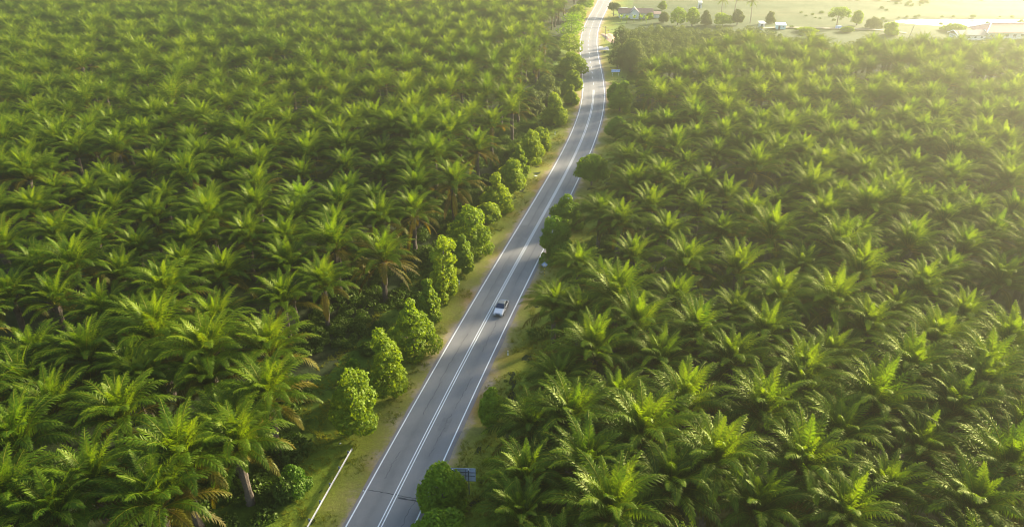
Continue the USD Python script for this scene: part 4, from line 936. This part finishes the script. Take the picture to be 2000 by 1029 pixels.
# hall with a hipped pink roof
g = at(1966, 78); o = thing('hall', 'large hall with pink hipped roof at the right edge', 'building', (*g, 0), rad(3))
obj('wall', box(26, 12, 3.0, (4.0, 6.5, 1.5)), 'wall_white', o)
hz0, hz1 = 3.01, 6.0; A = [(-10.5, -.6), (18.5, -.6), (18.5, 13.6), (-10.5, 13.6)]; R0, R1 = (-4.6, 6.5), (12.0, 6.5)
for pts_ in ([A[0], A[1], R1, R0], [A[2], A[3], R0, R1], [A[3], A[0], R0], [A[1], A[2], R1]):
    P3 = [(x_, y_, hz1 if (x_, y_) in (R0, R1) else hz0) for x_, y_ in pts_]
    obj('roof_slope', hull(P3 + [(x_, y_, z_ + .14) for x_, y_, z_ in P3]), 'roof_pink', o)
for a, b in ((A[0], R0), (A[3], R0), (R0, R1), (A[1], R1)):
    za, zb_ = (hz1 if a in (R0, R1) else hz0) + .2, (hz1 if b in (R0, R1) else hz0) + .2
    obj('hip_trim', cyl(.17, (*a, za), (*b, zb_), n=6), 'white_paint', o)
windows(o, (-7, -3.5, 0, 3.5, 7, 10.5, 14), .5, 1.1, 2.3, 1.7)
g = at(1898, 80); o = thing('outbuilding', 'low outbuilding with grey gable roof and white trim before the hall', 'building', (*g, 0), rad(5))
obj('wall', box(13, 6.4, 2.3, (0, 3.6, 1.15)), 'wall_white', o)
for m_ in gable_roof(-7.2, 7.2, -.3, 7.5, 2.25, 3.9): obj('roof', m_, 'roof_grey', o)
for x_ in (-7.25, 7.25):
    for ya in (-.3, 7.5): obj('barge_board', cyl(.13, (x_, ya, 2.4), (x_, 3.6, 4.05), n=6), 'white_paint', o)
windows(o, (-4.5, -1.5, 1.5, 4.5), .4, .9, 1.8, 1.2)

# ------------------------------------------------------------------ coconut palms, banana plants
def feather_plant(name, label, cat_, px_, h, n, L, mat, seed, trunk_r, elevs=(75, -35), curl=70, wid=.6, n_l=22, lean=0.0):
    r = np.random.default_rng(seed); g = at(*px_); o = thing(name, label, cat_, (*g, 0))
    z = np.linspace(-.2, h, 8); obj('trunk', bar(np.stack([lean * (z / h) ** 2, 0 * z, z], 1), np.interp(z, [-.2, h], [trunk_r * 1.3, trunk_r * .75]), 7), 'bark', o)
    for k in range(n):
        v, f, t = frond(r, L * r.uniform(.85, 1.1), rad(np.interp(k / n, [0, 1], elevs)), rad(curl * r.uniform(.8, 1.2)), n_l, wid, r.normal(0, .2), .5, r.normal(0, .05))
        v = turned(v, k * 2.4 + r.normal(0, .1)) + [lean, 0, h - .1]; obj('frond', (v, f), mat, o, tint=t)
feather_plant('coconut_palm', 'coconut palm with slim trunk, rightmost of the three in the far trees', 'coconut palm', (1465, 46), 10.5, 20, 4.0, 'palm_leaf', 1, .17, lean=-.5)
feather_plant('coconut_palm', 'biggest coconut palm rising over the broad low tree', 'coconut palm', (1406, 46), 11.5, 24, 4.8, 'palm_leaf', 2, .2)
feather_plant('coconut_palm', 'coconut palm between the other two, touching the top edge', 'coconut palm', (1433, 34), 10.5, 20, 4.2, 'palm_leaf', 3, .18, lean=.6)
def banana(label, px_, seed, k_n=9, L=3.0):
    r = np.random.default_rng(seed); g = at(*px_); o = thing('banana_plant', label, 'banana plant', (*g, 0))
    obj('stem', bar(np.array([[0, 0, -.1], [0, 0, 2.0]]), [.18, .10], 7), 'palm_lime', o)
    for k in range(k_n):
        m_ = 7; t = np.linspace(0, 1, m_); a = rad(78 - 7 * k) - rad(85) * t ** 1.4; st = L / (m_ - 1)
        x_ = np.concatenate([[0], np.cumsum(np.cos(a[:-1]) * st)]); z_ = np.concatenate([[0], np.cumsum(np.sin(a[:-1]) * st)]); w = .34 * np.sin(np.pi * np.clip(t * .93 + .07, 0, 1)) ** .6 * (t < .999)
        v = np.concatenate([np.stack([x_, -w, z_ - w * .25], 1), np.stack([x_, 0 * w, z_], 1), np.stack([x_, w, z_ - w * .25], 1)]); ii_ = np.arange(m_ - 1)
        f = np.concatenate([np.stack([ii_, ii_ + 1, ii_ + 1 + m_, ii_ + m_], 1), np.stack([ii_ + m_, ii_ + m_ + 1, ii_ + 1 + 2 * m_, ii_ + 2 * m_], 1)])
        obj('leaf', (turned(v, k * 2.4 + r.normal(0, .2)) + [0, 0, 1.9], f), 'palm_lime', o, tint=np.full(len(v), r.uniform(.1, .5)))
banana('banana plant right in front of the white gable', (1238, 44), 5); banana('banana plant left of the white gable front', (1224, 45), 6); banana('banana plant below the left end of the house', (1213, 43), 7)
banana('banana plant right of the white gable front', (1252, 43), 8); banana('banana plant below the low shrub at the house', (1262, 46), 9)

# ------------------------------------------------------------------ haze: the air of the whole place
hb = box(6400, 6400, 66, (0, 1500, 30.5))
data(obj('haze', hb, 'haze'), 'pale golden haze over the plantation', 'haze', kind='stuff')
